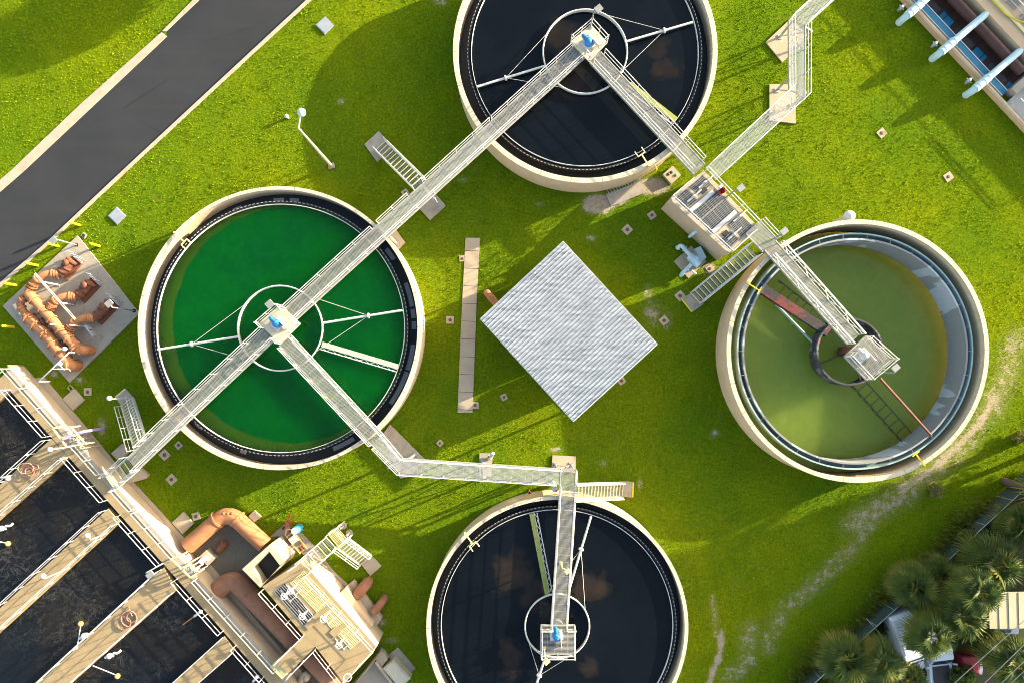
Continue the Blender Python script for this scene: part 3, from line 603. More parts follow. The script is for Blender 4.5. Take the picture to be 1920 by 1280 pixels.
mb.build('deck_slab', M['tanc'], t)
mb = MB()
for (u0, u1, v0, v1) in ((.09, .42, .04, .23), (.52, .88, .04, .2), (.09, .88, .27, .44), (.09, .88, .46, .68), (.09, .42, .8, .95), (.52, .88, .72, .95)):
    a, b, c_, d_ = PL([sb(u0, v0), sb(u1, v0), sb(u1, v1), sb(u0, v1)], 2.985); MB().prism([a, b, c_, d_], 2.93, 2.95).build('channel_bed', M['under'], t)
    grate(mb, a.lerp(d_, .5), b.lerp(c_, .5), (d_ - a).length, .13, .05, .3)
mb.build('grating', M['grey'], t)
mb = MB()
for (u, v) in ((.66, .2), (.3, .78)):
    p, q = PL([sb(u - .07, v), sb(u + .09, v)], 2.99); mb.beam(p, q, .3, .03)
mb.build('gate_opening', M['dark'], t)
for (u0, u1, v) in ((.12, .82, .285), (.12, .86, .665)): MB().beam(*PL([sb(u0, v), sb(u1, v)], 3.06), .3, .08).build('channel_cover', M['white'], t)
for (u, v) in ((.76, .13), (.36, .17), (.78, .74), (.38, .86)):
    p = P(*sb(u, v), 3.0); d = (P(*sb(1, v), 3) - P(*sb(0, v), 3)).normalized(); mb = MB(); mb.beam(p - d * .4, p + d * .4, .12, .16); mb.beam(p + V((0, 0, .05)), p + V((0, 0, .75)), .12, .12); mb.beam(p - d * .3 + V((0, 0, .4)), p + d * .3 + V((0, 0, .4)), .06, .06); mb.beam(p + d * .1 + V((.25, .2, .1)), p + d * .6 + V((.25, .2, .1)), .08, .1)
    mb.build('slide_gate', M['white'], t)
for path in ([sb(.02, .0), sb(.02, 1), ], [sb(.02, .0), sb(.62, .0)], [sb(.02, 1), sb(.8, 1)], [sb(.995, .02), sb(.995, .97)]): rail(PL(path, 3.0)).build('railing', M['white'], t)
MB().box(P(*sb(.985, .3), 3.6), (1, 1, 0), .35, .2, .45).build('control_box', M['white'], t)
p = P(1351, 360, 3.0); tag(MB().lathe(p, [(.2, 0), (.26, .45), (.24, .46), (.19, .05), (.001, .05)], 18).build('bucket', M['red'], loc=p), 'red bucket standing on the flow splitter box grating', 'bucket')
def floodlight(label, base, zb, head, zt, group='flat grey floodlights', pm='grey', size=.52, rot=.7):
    b, hd = P(*base, zb), P(*head, zt); t = thing('floodlight', label, 'floodlight', b, group)
    MB().tube([b, V((b.x, b.y, zt - .1)), V((hd.x, hd.y, zt - .06))], .055, 8).build('pole', M[pm], t); MB().box(b, (1, 0, 0), .25, .25, .04).build('base_plate', M[pm], t)
    h_ = MB().box((hd.x, hd.y, zt - .05), (math.cos(rot), math.sin(rot), 0), size, size * .8, .13).build('lamp_head', M['grey' if pm == 'grey' else 'nose'], t)
    MB().box((hd.x, hd.y, zt - .064), (math.cos(rot), math.sin(rot), 0), size * .8, size * .6, .015).build('lens', M['glass'], h_); return t
floodlight('grey floodlight leaning out from the flow splitter box beside the white control box', (1362, 370), 3.0, (1389, 353), 5.4)
floodlight('grey floodlight beside the landing next to the olive tank rim', (1448, 449), 3.1, (1470, 434), 5.2)
floodlight('grey floodlight on the top tank drive platform', (1107, 52), 3.3, (1122, 17), 6.2)
floodlight('grey floodlight at the upper edge of the green tank drive platform', (529, 574), 3.3, (505, 570), 5.3)
floodlight('grey floodlight at the lower right corner of the olive tank platform', (1648, 698), 3.25, (1679, 689), 5.4)
floodlight('pale yellow floodlight hanging below the bottom tank platform', (1020, 1214), 3.25, (1025, 1240), 4.8, pm='nose', size=.4)
floodlight('pale yellow floodlight on the straight walkway over the bottom tank', (1052, 1055), 3.15, (1064, 1070), 4.6, pm='nose', size=.36)
floodlight('grey floodlight on the top corner of the orange pipe pad', (144, 460), .1, (100, 451), 2.6)
floodlight('grey floodlight on the right corner of the orange pipe pad', (252, 583), .1, (204.5, 569), 3.2)
floodlight('grey floodlight over the aeration basin corner beside the second conduit rack', (316, 1050), 1.7, (282, 1077), 5.0)
p = P(1301, 437, 1.6); mb = MB(); mb.tube(fillet([P(1316, 424, 1.6), P(1300, 438, 1.6), P(1293, 444, .5)], .3), .14, 10); mb.flange(P(1306, 433, 1.6), P(1316, 424, 1.6) - P(1300, 438, 1.6), .22)
tag(mb.build('wall_pipe', M['pblue'], loc=p), 'short pale blue pipe coming out of the splitter box wall', 'pipe')

# pale blue pump skid
pad('pump_pad', 'tan concrete pad under the pale blue pump by the splitter box', 'slab', [(1296, 461), (1325, 490), (1291, 522), (1264, 490)], .12, 'tanc')
p = P(1300, 488, .12); t = thing('pump', 'pale blue pump with bent pipes on a concrete pad', 'pump', p)
MB().prism(PL([(1302, 467), (1312, 463), (1323, 484), (1311, 494)], .25), .12, .5).build('base_frame', M['pblue'], t)
mb = MB(); mb.tube([P(1292, 479, .75), P(1311, 497, .75)], .3, 14); mb.flange(P(1296, 483, .75), P(1311, 497, .75) - P(1292, 479, .75), .38); mb.build('pump_body', M['pblue'], t)
mb = MB(); mb.tube([P(1297, 494, .7), P(1307, 484, .7)], .34, 14); mb.build('motor', M['pblue'], t)
mb = MB(); mb.tube(fillet([P(1270, 466, .3), P(1277, 459, .7), P(1295, 480, .8)], .3), .16, 10); mb.flange(P(1284, 467, .75), V((1, -1, 0)), .24); mb.flange(P(1271, 465, .4), V((-1, -1, 0)), .22); mb.build('suction_pipe', M['pblue'], t)
mb = MB(); mb.tube(fillet([P(1277, 517, .25), P(1280, 512, .6), P(1296, 496, .7)], .3), .16, 10); mb.flange(P(1288, 505, .65), V((1, 1, 0)), .24); mb.tube([P(1296, 506, .6), P(1305, 514, .5)], .08, 8); mb.build('discharge_pipe', M['pblue'], t)

# ------------------------------------------------------------------ metal roofed shelter
RZ = 3.3; R0, RT, RR, RB = P(900.5, 598, RZ), P(1056, 453, RZ + .15), P(1232.5, 645, RZ + .15), P(1075, 789.5, RZ)
sh = (R0 + RT + RR + RB) / 4; t = thing('metal_shelter', 'square shelter with a pale corrugated metal roof on the lawn between the tanks', 'shelter', (sh.x, sh.y, 0))
mb = MB(); nr = 38; vs = []; prof = ((0, 0), (.74, 0), (.82, .06), (.92, .06))
for i in range(nr * 4 + 1):
    u = (i // 4 + prof[i % 4][0]) / nr; a, b = RT.lerp(RR, min(u, 1)), R0.lerp(RB, min(u, 1)); z = prof[i % 4][1]
    vs += [a + V((0, 0, z)), b + V((0, 0, z))]
mb.add(vs, [(2 * i, 2 * i + 1, 2 * i + 3, 2 * i + 2) for i in range(nr * 4)])
mb.build('corrugated_roof', M['roof'], t)
ro = bpy.data.objects[-1] if False else [o for o in t.children if o.name.startswith('corrugated_roof')][0]; ro.data.materials.append(M['ridge_glint'])
for i, pf in enumerate(ro.data.polygons): pf.material_index = 1 if i % 4 in (1, 2) else 0
mb = MB()
for a, b in ((RT, RR), (RR, RB), (RB, R0), (R0, RT)): mb.beam(a - V((0, 0, .08)), b - V((0, 0, .08)), .06, .14)
mb.build('roof_trim', M['white'], t)
def sh_at(u, v): p = R0.lerp(RT, u).lerp(RB.lerp(RR, u), v); return p
for u in (.06, .94):
    for v in (.05, .5, .95): p = sh_at(u, v); MB().box((p.x, p.y, 0), RT - R0, .16, .16, RZ - .1).build('post', M['galv'], t)
fl = [sh_at(*q) for q in ((.03, .03), (.97, .03), (.97, .97), (.03, .97))]; MB().prism(fl, -.05, .1).build('floor_slab', M['conc'], t)
HOLES.append([(NX + q.x * F / H, NY - q.y * F / H) for q in fl])
for (u0, u1, v0, v1) in ((.1, .9, .08, .56), (.3, .9, .8, .92)):
    MB().prism([sh_at(*q) for q in ((u0, v0), (u1, v0), (u1, v1), (u0, v1))], .1, 2.6).build('equipment_room', M['cream'], t)
p = P(914, 553, .5); mb = MB(); mb.tube(fillet([P(913, 549, .1), P(913, 549, .75), P(948, 590, .75)], .35), .27, 14); mb.flange(P(922, 560, .75), P(948, 590, 0) - P(913, 549, 0), .33)
tag(mb.build('pipe', M['rust'], loc=(p.x, p.y, 0)), 'rusty orange pipe stub sticking out under the metal shelter roof', 'pipe')

# ------------------------------------------------------------------ small things on the lawn
def cleanout():
    b = MB().box((0, 0, -.03), (1, 0, 0), .6, .6, .08).build('cleanout', M['tanc'], loc=(0, 0, 0))
    MB().lathe((0, 0, .045), [(.13, 0), (.13, .03), (.1, .04), (.001, .04)], 16).build('pipe_cap', M['brown'], b); return b
proto = cleanout(); first = True
CL = [(844, 600, 0, 1, 'standing alone left of the footpath middle'), (945, 744, .5, .8, 'at the lower left edge of the shelter shadow'), (825, 830, .8, .75, 'on the grass above the bent walkway'), (1222, 404, .6, .95, 'nearest below the splitter box in the shade'),
      (1176, 431, .75, 1.1, 'between the gravel pile and the shelter corner'), (1653, 250, .7, 1.05, 'alone on the lawn below the blue pipe building'), (1778, 332, .6, 1.05, 'alone on the bright lawn above the olive tank'), (1245, 601, .7, 1.05, 'on bare sand right of the shelter'),
      (1165, 713, .6, .95, 'half under the lower right edge of the shelter roof'), (165, 734, .03, 1, 'right of the tan hatch slab below the orange pipe pad'), (335, 834, .75, .85, 'closest to the lower left rim of the green tank'), (309, 852, .75, 1.15, 'just below the long walkway near the green tank'),
      (322, 898, .75, 1.15, 'alone on the grass below the long walkway'), (368, 967, .28, 1, 'beside the tan lid slab and the big orange pipe'), (891, 759, .05, .9, 'touching the lower right end of the footpath'), (867, 485, .1, .8, 'touching the upper left edge of the footpath'),
      (1331, 504, .6, .9, 'in a sandy spot beside the pale blue pump'), (760, 362, .6, .85, 'at the left foot of the top stairs walkway'), (1275, 555, .7, 1.1, 'touching the pad of the long stairs')]
for (x, y, r, s_, lb) in CL:
    o = proto if first else copy_tree(proto); first = False; q = P(x, y); o.location = (q.x, q.y, 0); o.rotation_euler = (0, 0, r); o.scale = (s_, s_, 1)
    tag(o, 'small square concrete cleanout ' + lb, 'cleanout', 'square concrete cleanouts on the lawn'); HOLES.append([(x - 7, y), (x, y - 7), (x + 7, y), (x, y + 7)])
for pts, lb in (([(610, 31), (626, 47.5), (609, 65), (591, 47)], 'pale square metal hatch on the grass right of the road top'), ([(219, 388), (236, 405), (219, 421.5), (202, 405)], 'pale square metal hatch on the grass between the road and green tank')):
    o = pad('utility_hatch', lb, 'hatch', pts, .1, 'hatch', group='square metal hatches'); g = PL(pts, .1); c = sum(g, V()) / 4
    MB().prism([c.lerp(q, .86) for q in g], .1, .125).build('lid', M['hatch'], o)
o = pad('valve_box', 'small dark valve box at the top corner of the orange pipe pad', 'valve box', [(156, 436), (162, 441), (158, 448), (151, 442)], .1, 'conc'); g = PL([(156, 438), (160, 441), (157.5, 446), (153, 442)], .1); MB().prism(g, .1, .115).build('lid', M['dark'], o)
o = pad('valve_box', 'tan access box with dark handles and a green cap beside the splitter box', 'valve box', [(1261.5, 311), (1277, 328.5), (1259, 345), (1243, 327)], .35, 'tanc')
mb = MB()
for (x, y) in ((1253.5, 327), (1259, 323.5)): mb.lathe(P(x, y, .35), [(.12, 0), (.12, .03), (.001, .03)], 12)
mb.build('handle', M['dark'], o); MB().lathe(P(1267, 329, .35), [(.11, 0), (.11, .05), (.001, .06)], 14).build('cap', mat('green_cap', (.02, .3, .1), None, 3, .5), o)
pad('access_slab', 'grey concrete slab under the ladder at the foot of the top tank', 'slab', [(1136, 364), (1200, 341), (1208, 353), (1208, 362), (1146, 387)], .1, 'conc')
a, b = P(1138, 362, .2), P(1206, 329, .9); d = (b - a).normalized(); s_ = d.cross(UZ).normalized(); t = thing('ladder', 'metal ladder with a yellow top lying against the top tank wall', 'ladder', (a.x, a.y, 0)); mb = MB()
for sg in (-1, 1): mb.tube([a + s_ * .26 * sg, b + s_ * .26 * sg], .035, 6)
mb.build('side_rail', M['galv'], t); mb = MB()
for i in range(13): q = a.lerp(b, (i + .5) / 13); mb.tube([q - s_ * .26, q + s_ * .26], .025, 5)
mb.build('rung', M['galv'], t); mb = MB(); mb.tube(fillet([b - s_ * .26, b + d * .9 - s_ * .26 + UZ * .7, b + d * .9 + s_ * .26 + UZ * .7, b + s_ * .26], .2), .045, 6); mb.build('grab_rail', M['yellow'], t)
q = P(540, 221.5); t = thing('lawn_vent', 'small round white vent on the grass left of the tall light pole', 'vent', q); MB().cyl(q, .1, 0, .35, 12).build('pipe', M['white'], t); MB().lathe((q.x, q.y, .35), [(.15, 0), (.15, .1), (.05, .14), (.05, .16), (.001, .16)], 16).build('cap', M['white'], t)

b, zt = P(621, 311, .12), 8.2; top = P(559.5, 241, zt); hd = P(565, 211, zt + .3); b2 = V((top.x, top.y, 0)); t = thing('light_pole', 'tall pale light pole with one arm leaning over the lawn by the road', 'light pole', (b.x, b.y, 0))
MB().tube([b, V((top.x, top.y, zt))], [.13, .075], 12).build('pole', M['kerbc'], t); MB().box((b.x, b.y, 0), (1, .2, 0), .5, .42, .12).build('foot', M['conc'], t)
MB().tube([V((top.x, top.y, zt)), hd + V((0, 0, .05))], .05, 8).build('arm', M['white'], t); MB().lathe(hd - V((0, 0, .1)), [(.28, 0), (.3, .08), (.2, .2), (.06, .26), (.001, .27)], 18).build('lamp_shade', M['white'], t)

def bollard():
    b = MB(); b.tube([(0, 0, -.05), (0, 0, 1.18)], .1, 16); b.lathe((0, 0, 1.18), [(.1, 0), (.085, .05), (.05, .08), (.001, .095)], 16); return b.build('bollard', M['yellow'], loc=(0, 0, 0))
proto = bollard()
for i, (x, y, lb) in enumerate([(150, 423, 'uppermost, alone by the kerb above the orange pipe pad'), (109, 462, 'by the kerb under the pad corner floodlight'), (187, 462, 'on the right of the pipe pad top corner'), (70, 498, 'by the kerb beside the middle of the pipe pad'), (30, 535, 'by the kerb at the left corner of the pipe pad'), (26, 613, 'on the grass below the left corner of the pipe pad')]):
    o = proto if i == 0 else copy_tree(proto); q = P(x, y); o.location = (q.x, q.y, 0); tag(o, 'yellow bollard ' + lb, 'bollard', 'yellow bollards round the pipe pad')
q = P(1037, 905, 0); t = thing('vent_pipe', 'white upright vent pipe at the wall of the bottom tank under the walkway corner', 'pipe', (q.x, q.y, 0)); MB().tube([(q.x, q.y, 0), (q.x, q.y, 2.6)], .2, 14).build('pipe', M['pblue'], t); MB().lathe((q.x, q.y, 2.6), [(.24, 0), (.24, .12), (.001, .2)], 14).build('cap', M['white'], t)
q = P(918, 857, .12); t = thing('vent_pipe', 'white sloping vent pipe on the narrow pad halfway along the bent walkway', 'pipe', q); MB().tube([P(917, 859, .15), P(925, 849, .9)], .13, 12).build('pipe', M['white'], t); MB().flange(P(919, 856, .4), P(925, 849, .9) - P(917, 859, .15), .2).build('collar', M['grey'], t)
q = P(992, 918, 0); tag(MB().tube([q, q + V((0, 0, 1.1))], .07, 8).cyl((q.x, q.y), .13, .9, 1.1, 8).build('hydrant', M['brown'], loc=q), 'small brown standpipe at the top wall of the bottom tank', 'standpipe')

# ------------------------------------------------------------------ pad with the orange pipework
def za(x, y): return (x / 7.111, 430 + y / 7.111)
def zb(x, y): return (x / 7.111, 570 + y / 7.111)
def zc(x, y): return (x / 7.111, 720 + y / 7.111)
def ze(x, y): return (320 + x / 7.111, 930 + y / 7.111)
def zf(x, y): return (480 + x / 7.111, 960 + y / 7.111)
def zg(x, y): return (510 + x / 7.111, 1100 + y / 7.111)
def Q(f, x, y, z): return P(*f(x, y), z)
pad('pipe_pad', 'large grey concrete pad under the orange pipework by the road', 'slab', [(145, 442), (261, 588), (130, 717), (5, 574)], .14, 'conc')
def pipework(name, label, path, r, flanges=(), bolts=10, m='rust', bend=.5, group='orange pipes on the concrete pad', cat='pipe', n=18):
    t = thing(name, label, cat, (path[0].x, path[0].y, 0), group); MB().tube(fillet(path, bend, 8), r, n).build('pipe', M[m], t)
    rr = r if not isinstance(r, list) else r[0]
    for p, d in flanges: MB().flange(p, d, rr + .09, .12, bolts).build('flange', M[m], t)
    return t
def along(a, b, *fs): return [(a.lerp(b, f), b - a) for f in fs]
g = P(174, 657, 0); h1a, h1b = P(52, 549, .95), P(147, 655, 1.15); top = V((g.x, g.y, 1.15))
t = pipework('header_pipe', 'straight upper orange header pipe that ends in an upright leg', [h1a, h1b, top, V((g.x, g.y, 0))], .37, along(h1a, h1b, .13, .3, .48, .66, .82, .94) + along(h1b, top, .5), 14, bend=.42)
MB().flange(P(142, 655, 1.15), h1b - h1a, .44, .1, 14).build('blind_flange', M['rust'], t)
g = P(148, 684.6, 0); q = [P(47, 556, .95), P(36, 570, .8), P(46, 586, .75), P(54, 596, .8)]
q2 = [P(54, 596, .85), P(90, 630, .9), P(127, 679, 1.05), V((g.x, g.y, 1.05)), V((g.x, g.y, 0))]
t = pipework('header_pipe', 'wide lower orange header pipe beside the lawn edge of the pad', q2, .45, along(q2[0], q2[1], .02, .42, .9) + along(q2[1], q2[2], .3, .62, .88), 14, bend=.42)
MB().tube(fillet(q, .35, 8), .27, 16).build('inlet_bend', M['rust'], t)
for a, b, f in ((q[0], q[1], .35), (q[1], q[2], .45), (q[2], q[3], .6)): MB().flange(a.lerp(b, f), b - a, .35, .12, 10).build('flange', M['rust'], t)
MB().flange(P(131, 684, 1.05), P(148, 684, 1.05) - P(131, 684, 1.05), .53, .1, 16).build('blind_flange', M['rust'], t)
for (x, y) in ((79, 606), (118, 646)):
    a, b = P(x - 6, y + 4, .9), P(x + 7, y - 5, .95); mb = MB(); mb.tube([a, b], .2, 12)
    for f in (.25, .5, .75): mb.flange(a.lerp(b, f), b - a, .33, .07, 8)
    mb.build('cross_valve', M['brown'], t)
for lb, ne, sw, e1, e2, j in (('nearest the road', za(975, 395), za(800, 600), za(625, 590), za(475, 680), za(375, 850)), ('in the middle of the pad', za(1225, 690), za(1030, 900), za(860, 890), za(720, 960), za(650, 1070)), ('under a floodlight at the right of the pad', za(1480, 960), za(1260, 1190), za(1120, 1180), za(970, 1250), zb(890, 390))):
    a, b = P(*ne, .75), P(*sw, .75); path = [b, P(*e1, 1.0), P(*e2, 1.0), P(*j, .85)]; d = b - a
    t = pipework('valve_branch', 'orange branch pipe with rusty brown valve ' + lb, path, .29, along(path[0], path[1], .15, .35, .55) + along(path[1], path[2], .85) + along(path[2], path[3], .3, .5, .7), 10, bend=.45, group='valve branches on the orange pipe pad')
    u = d.normalized(); s_ = u.cross(UZ); mb = MB(); mb.prism([V((p.x, p.y, 0)) for p in (a - s_ * .48, a + s_ * .48, b + s_ * .48 + u * .15, b - s_ * .48 + u * .15)], .1, .34); mb.build('valve_frame', M['brown'], t)
    mb = MB(); mb.tube([a + u * .15, b], .33, 16); mb.flange(a + u * .2, u, .42, .12, 10); mb.flange(a.lerp(b, .55), u, .4, .1, 10); mb.flange(a.lerp(b, .8), u, .4, .1, 10); mb.lathe(a.lerp(b, .3), [(.2, 0), (.2, .45), (.26, .45), (.26, .52), (.001, .54)], 14); mb.build('valve_body', M['brown'], t)
    mb = MB()
    for k in (-.5, -.15, .2): mb.tube([a - u * .35 + s_ * k + V((0, 0, -.6)), a - u * .45 + s_ * k + V((0, 0, .4)), a - u * .3 + s_ * (k + .3) + V((0, 0, .5))], .022, 5)
    mb.beam(a - u * .12 - s_ * .55 + V((0, 0, -.3)), a - u * .12 + s_ * .55 + V((0, 0, -.3)), .12, .12); mb.build('lever_stand', M['galv'], t)
q = P(80, 530, .15); t = thing('conduit_line', 'thin white conduit on posts crossing over the orange branch pipes', 'conduit', q); a, b = P(64, 514, 1.95), P(140, 600, 1.95)
MB().tube([a, b], .05, 8).build('conduit', M['kerbc'], t); MB().tube([a + (b - a).cross(UZ).normalized() * -.12, b + (b - a).cross(UZ).normalized() * -.12], .03, 8).build('conduit', M['white'], t)
for (x, y) in (za(770, 740), za(985, 1005), zb(880, 290), zb(1130, 300)):
    p = P(x, y, .14); MB().tube([p, V((p.x, p.y, 1.95))], .06, 8).build('post', M['white'], t); MB().box(p, (1, 0, 0), .3, .3, .04).build('foot', M['grey'], t)
q = P(185, 622, .14); d = (P(195, 633, 0) - P(178, 611, 0)).normalized(); t = thing('panel_stand', 'small steel stand with two grey boxes on the orange pipe pad', 'stand', q); mb = MB()
for k in (-.5, .5): mb.beam(q + d * k, q + d * k + UZ * 1.3, .07, .07)
mb.beam(q - d * .55 + UZ * 1.25, q + d * .55 + UZ * 1.25, .08, .08); mb.beam(q - d * .55 + UZ * .75, q + d * .55 + UZ * .75, .06, .06); mb.build('frame', M['galv'], t)
for k in (-.28, .28): MB().box(q + d * k + UZ * .75, d, .42, .2, .5).build('box', M['grey'], t)
a, b = P(72, 715, 2.2), P(130, 660, 2.2); t = thing('sampling_pipe', 'long thin white pipe from the basin wall to the header pipe end', 'pipe', (a.x, a.y, 0)); MB().tube([V((a.x, a.y, .9)), a, b, b - UZ * .6], .05, 8).build('pipe', M['white'], t)
m_ = a.lerp(b, .43); mb = MB(); mb.tube([m_, P(128, 691, 1.6), P(133, 695, 1.5)], .035, 6); mb.tube([P(112, 684, 1.8), P(121, 694, 1.6)], .035, 6); mb.build('brace', M['white'], t)
for (x, y) in ((124, 654), (115, 682)): MB().lathe(P(x, y, 1.5), [(.1, 0), (.16, .1), (.16, .28), (.001, .32)], 12).build('valve_head', M['pblue'], t)

# ------------------------------------------------------------------ aeration basin
ZB = 1.7
def lo(x): return (x, 882 + 1.118 * (x - 191))
def li(x): return (x, 853.6 + 1.128 * (x - 126.6))
bq = P(100, 900, 0); t = AB = thing('aeration_basin', 'concrete aeration basin with dark water bays split by tan walkways and rails', 'basin', (bq.x, bq.y, 0))
MB().prism(PL([(14, 684), lo(660), li(606), (16, 729)], ZB), -.6, ZB).build('edge_deck', M['deck'], t)
DIV = [([(96, 822), (128, 857)], [(-80, 980), (-80, 1041)]), ([(202, 953), (224, 978)], [(-80, 1213), (-80, 1256)]), ([(307, 1063), (330, 1106)], [(-80, 1420), (-80, 1468)]), ([(420, 1192), (440, 1219)], [(200, 1391), (240, 1393)]), ([(20, 690), (20, 730)], [(-80, 780), (-80, 820)])]
for (a, b), (c_, d_) in DIV: MB().prism(PL([a, b, d_, c_], ZB), -.6, ZB - .003).build('divider_deck', M['deck'], t)
MB().prism(PL([lo(20), lo(660), (lo(660)[0] - 7, lo(660)[1] + 6), (13, 697)], ZB), ZB, ZB + .03).build('edge_strip', M['conc'], t)  # thin grey strip along the outer edge of the deck
wallp = PL([lo(17), lo(660)], ZB); MB().prism([wallp[0] + V((.012, .012, 0)), wallp[1] + V((.012, .012, 0)), wallp[1] - V((.05, .0, 0)), wallp[0] - V((.05, 0, 0))], -.05, ZB - .01).build('outer_wall', M['basin_wall'], t)
dd = (wallp[1] - wallp[0]).normalized(); nn = V((-dd.y, dd.x, 0)); nn = nn if nn.x > 0 else -nn
a, b = P(228, 925, .9), P(325, 1033, .9); MB().prism([a, b, b + nn * .35, a + nn * .35], -.05, .9).build('wall_ledge', M['basin_wall'], t)
a, b = P(402, 1102, .3) + nn * .3, P(535, 1251, .3) + nn * .3; MB().tube([V((a.x, a.y, .4)), V((b.x, b.y, .4))], .06, 8).build('wall_conduit', M['hoserust'], t)
def deckrail(a, b): rail(PL([a, b], ZB)).build('railing', M['white'], t)
for x0, x1 in ((22, 118), (150, 196), (222, 256), (260, 334), (372, 522), (556, 640)): deckrail(tuple(v - 1.2 for v in lo(x0)), tuple(v - 1.2 for v in lo(x1)))
for x0, x1 in ((18, 95), (129, 201), (226, 305), (332, 418), (442, 520)): deckrail((li(x0)[0] + 1, li(x0)[1] - 1), (li(x1)[0] + 1, li(x1)[1] - 1))
for (a, b), (c_, d_) in DIV:
    deckrail(lerp2(a, c_, .01), c_); deckrail(lerp2(b, d_, .01), d_)
MB().prism(PL([(-90, 700), (20, 735), li(600), (300, 1400), (-90, 1480)], 1.2), .9, 1.2).build('water', M['foam'], kind='structure')
LOFT = [(0, 660), (14, 684), (660, 1400), (600, 1420), (-100, 1420), (-100, 760)]; HOLES.append([(-60, 690), (17, 686), (60, 724), (140, 803), (258, 905), (430, 1090), (640, 1300), (640, 1400), (-100, 1400)])
swk = [(62, 709), (83, 706), (162, 800), (218, 868), (318, 976), (350, 1012), (330, 1024), (100, 770)]; MB().prism(PL(swk), -.05, .05).build('path', M['tanc'], kind='structure'); HOLES.append(swk)
swk = [(380, 1070), (396, 1058), (418, 1085), (440, 1112), (532, 1222), (520, 1236)]; MB().prism(PL(swk), -.05, .05).build('path', M['tanc'], kind='structure'); HOLES.append(swk)
o = pad('access_slab', 'tan square lid slab between the basin wall and the orange pipe pad', 'slab', [(139, 728), (157.5, 749.5), (136.5, 769), (117, 747)], .16, 'tanc', group='tan lid slabs by the basin'); MB().prism(PL([(137, 732), (153, 750), (136.5, 765), (121, 747)], .16), .16, .18).build('lid', M['tanc'], o)
o = pad('access_slab', 'tan square lid slab beside the big orange pipe and the basin wall', 'slab', [(343, 959.5), (363, 981), (342, 1001), (322, 979)], .2, 'tanc', group='tan lid slabs by the basin'); MB().prism(PL([(343, 964), (358.5, 981), (342, 996.5), (326.5, 979)], .2), .2, .22).build('lid', M['tanc'], o)
pad('access_slab', 'grey square slab under the foot of the steep basin stairs', 'slab', [(229, 831), (242, 846), (221, 863), (208, 849)], .3, 'conc')
pad('access_slab', 'small sunlit slab under the end of the long walkway', 'slab', [(262, 876), (277, 890), (272, 897), (240, 906), (232, 896)], .35, 'tanc')
mb = MB(); mb.tube([P(127, 727, .1), P(131, 721, .1), P(137, 727, .1), P(133, 733, .1)], .04, 6, closed=True); q = P(132, 727); tag(mb.build('valve_cage', M['tanc'], loc=q), 'small rounded frame in the grass above the tan lid slab', 'frame')
# racks carrying conduits up onto the basin deck
def rack(label, corners, ends, zt, purple):
    A, B, C_, D = PL(corners, zt); c = P(*corners[0], ZB); t = thing('conduit_rack', label, 'rack', (c.x, c.y, 0), 'conduit racks on the basin edge'); mb = MB()
    for a, b in ((A, B), (B, C_), (C_, D), (D, A)): mb.beam(a, b, .1, .1)
    mb.beam(A.lerp(D, .5), B.lerp(C_, .5), .08, .08)
    for p in (A, B, C_, D): mb.beam(V((p.x, p.y, ZB - .05)), p, .09, .09)
    mb.build('frame', M['nose'], t)
    for i, (e, zd) in enumerate(ends):
        s0 = A.lerp(B, (i + .6) / (len(ends) + .2)).lerp(D.lerp(C_, (i + .6) / (len(ends) + .2)), .6); en = P(*e, 0)
        MB().tube(fillet([s0 + UZ * .08, V((en.x, en.y, zt - .15)), V((en.x, en.y, zd))], .25), .065 + .05 * bool(purple and i == 0), 8).build('conduit', purple if (purple and i == 0) else M['galv' if i % 2 else 'tanc'], t)
    return t
rack('pale yellow conduit rack with a purple pipe on the upper part of the basin edge', [(99, 802), (133, 800), (160, 831), (125, 837)], [((194, 803), 0), ((170, 812), 0), ((176, 819), 0), ((182, 826), 0), ((189, 834), 0)], 2.7, mat('purple_pipe_paint', (.2, .12, .42), (.5, .42, .55), 4, .6))
rack('pale yellow conduit rack on the basin edge beside the concrete block with white pipe', [(322, 1047), (340, 1040), (372, 1072), (357, 1082)], [((380, 1040), .2), ((384, 1046), .2), ((388, 1052), .2), ((392, 1058), .2)], 2.6, None)
for i, (b0, z0, hd, zt, lb) in enumerate([((157, 832), ZB, (94, 842), 5.4, 'on the conduit rack, held over the upper walkway'), ((200, 999), ZB, (164, 1003), 3.9, 'over the second walkway, the one nearer the deck'), ((117, 1069), ZB, (81, 1079), 3.9, 'over the second walkway, the one farther from the deck'), ((247, 745), .1, (205, 746), 3.4, 'at the foot of the steep basin stairs'), ((22, 890), ZB, (15, 896), 3.2, 'at the left rail of the uppermost basin walkway')]):
    p = P(*b0, z0); h_ = P(*hd, zt); t = thing('globe_lamp', 'white globe lamp ' + lb, 'lamp', p, 'white globe lamps by the basin'); MB().tube([p, V((p.x, p.y, zt - .2)), h_ - UZ * .12], .045, 8).build('pole', M['white'], t); MB().ball(h_, .19).build('globe', M['white'], t)
for i, (a, b, za_, lb) in enumerate([((144, 1216), (152, 1168), 1.7, 'in third bay'), ((174, 1247), (221, 1266), 1.7, 'in fourth bay'), ((-4, 1014), (16, 1018), 1.7, 'at the left photo edge')]):
    p, q = P(*a, 1.9), P(*b, 1.3); t = thing('level_float', 'orange yellow ball float on a white rod ' + lb, 'float', (p.x, p.y, 1.9), 'ball floats in the basin'); MB().tube([p, q], .035, 6).build('rod', M['white'], t); MB().ball(q + UZ * .06, .2).build('ball', M['floaty'], t)
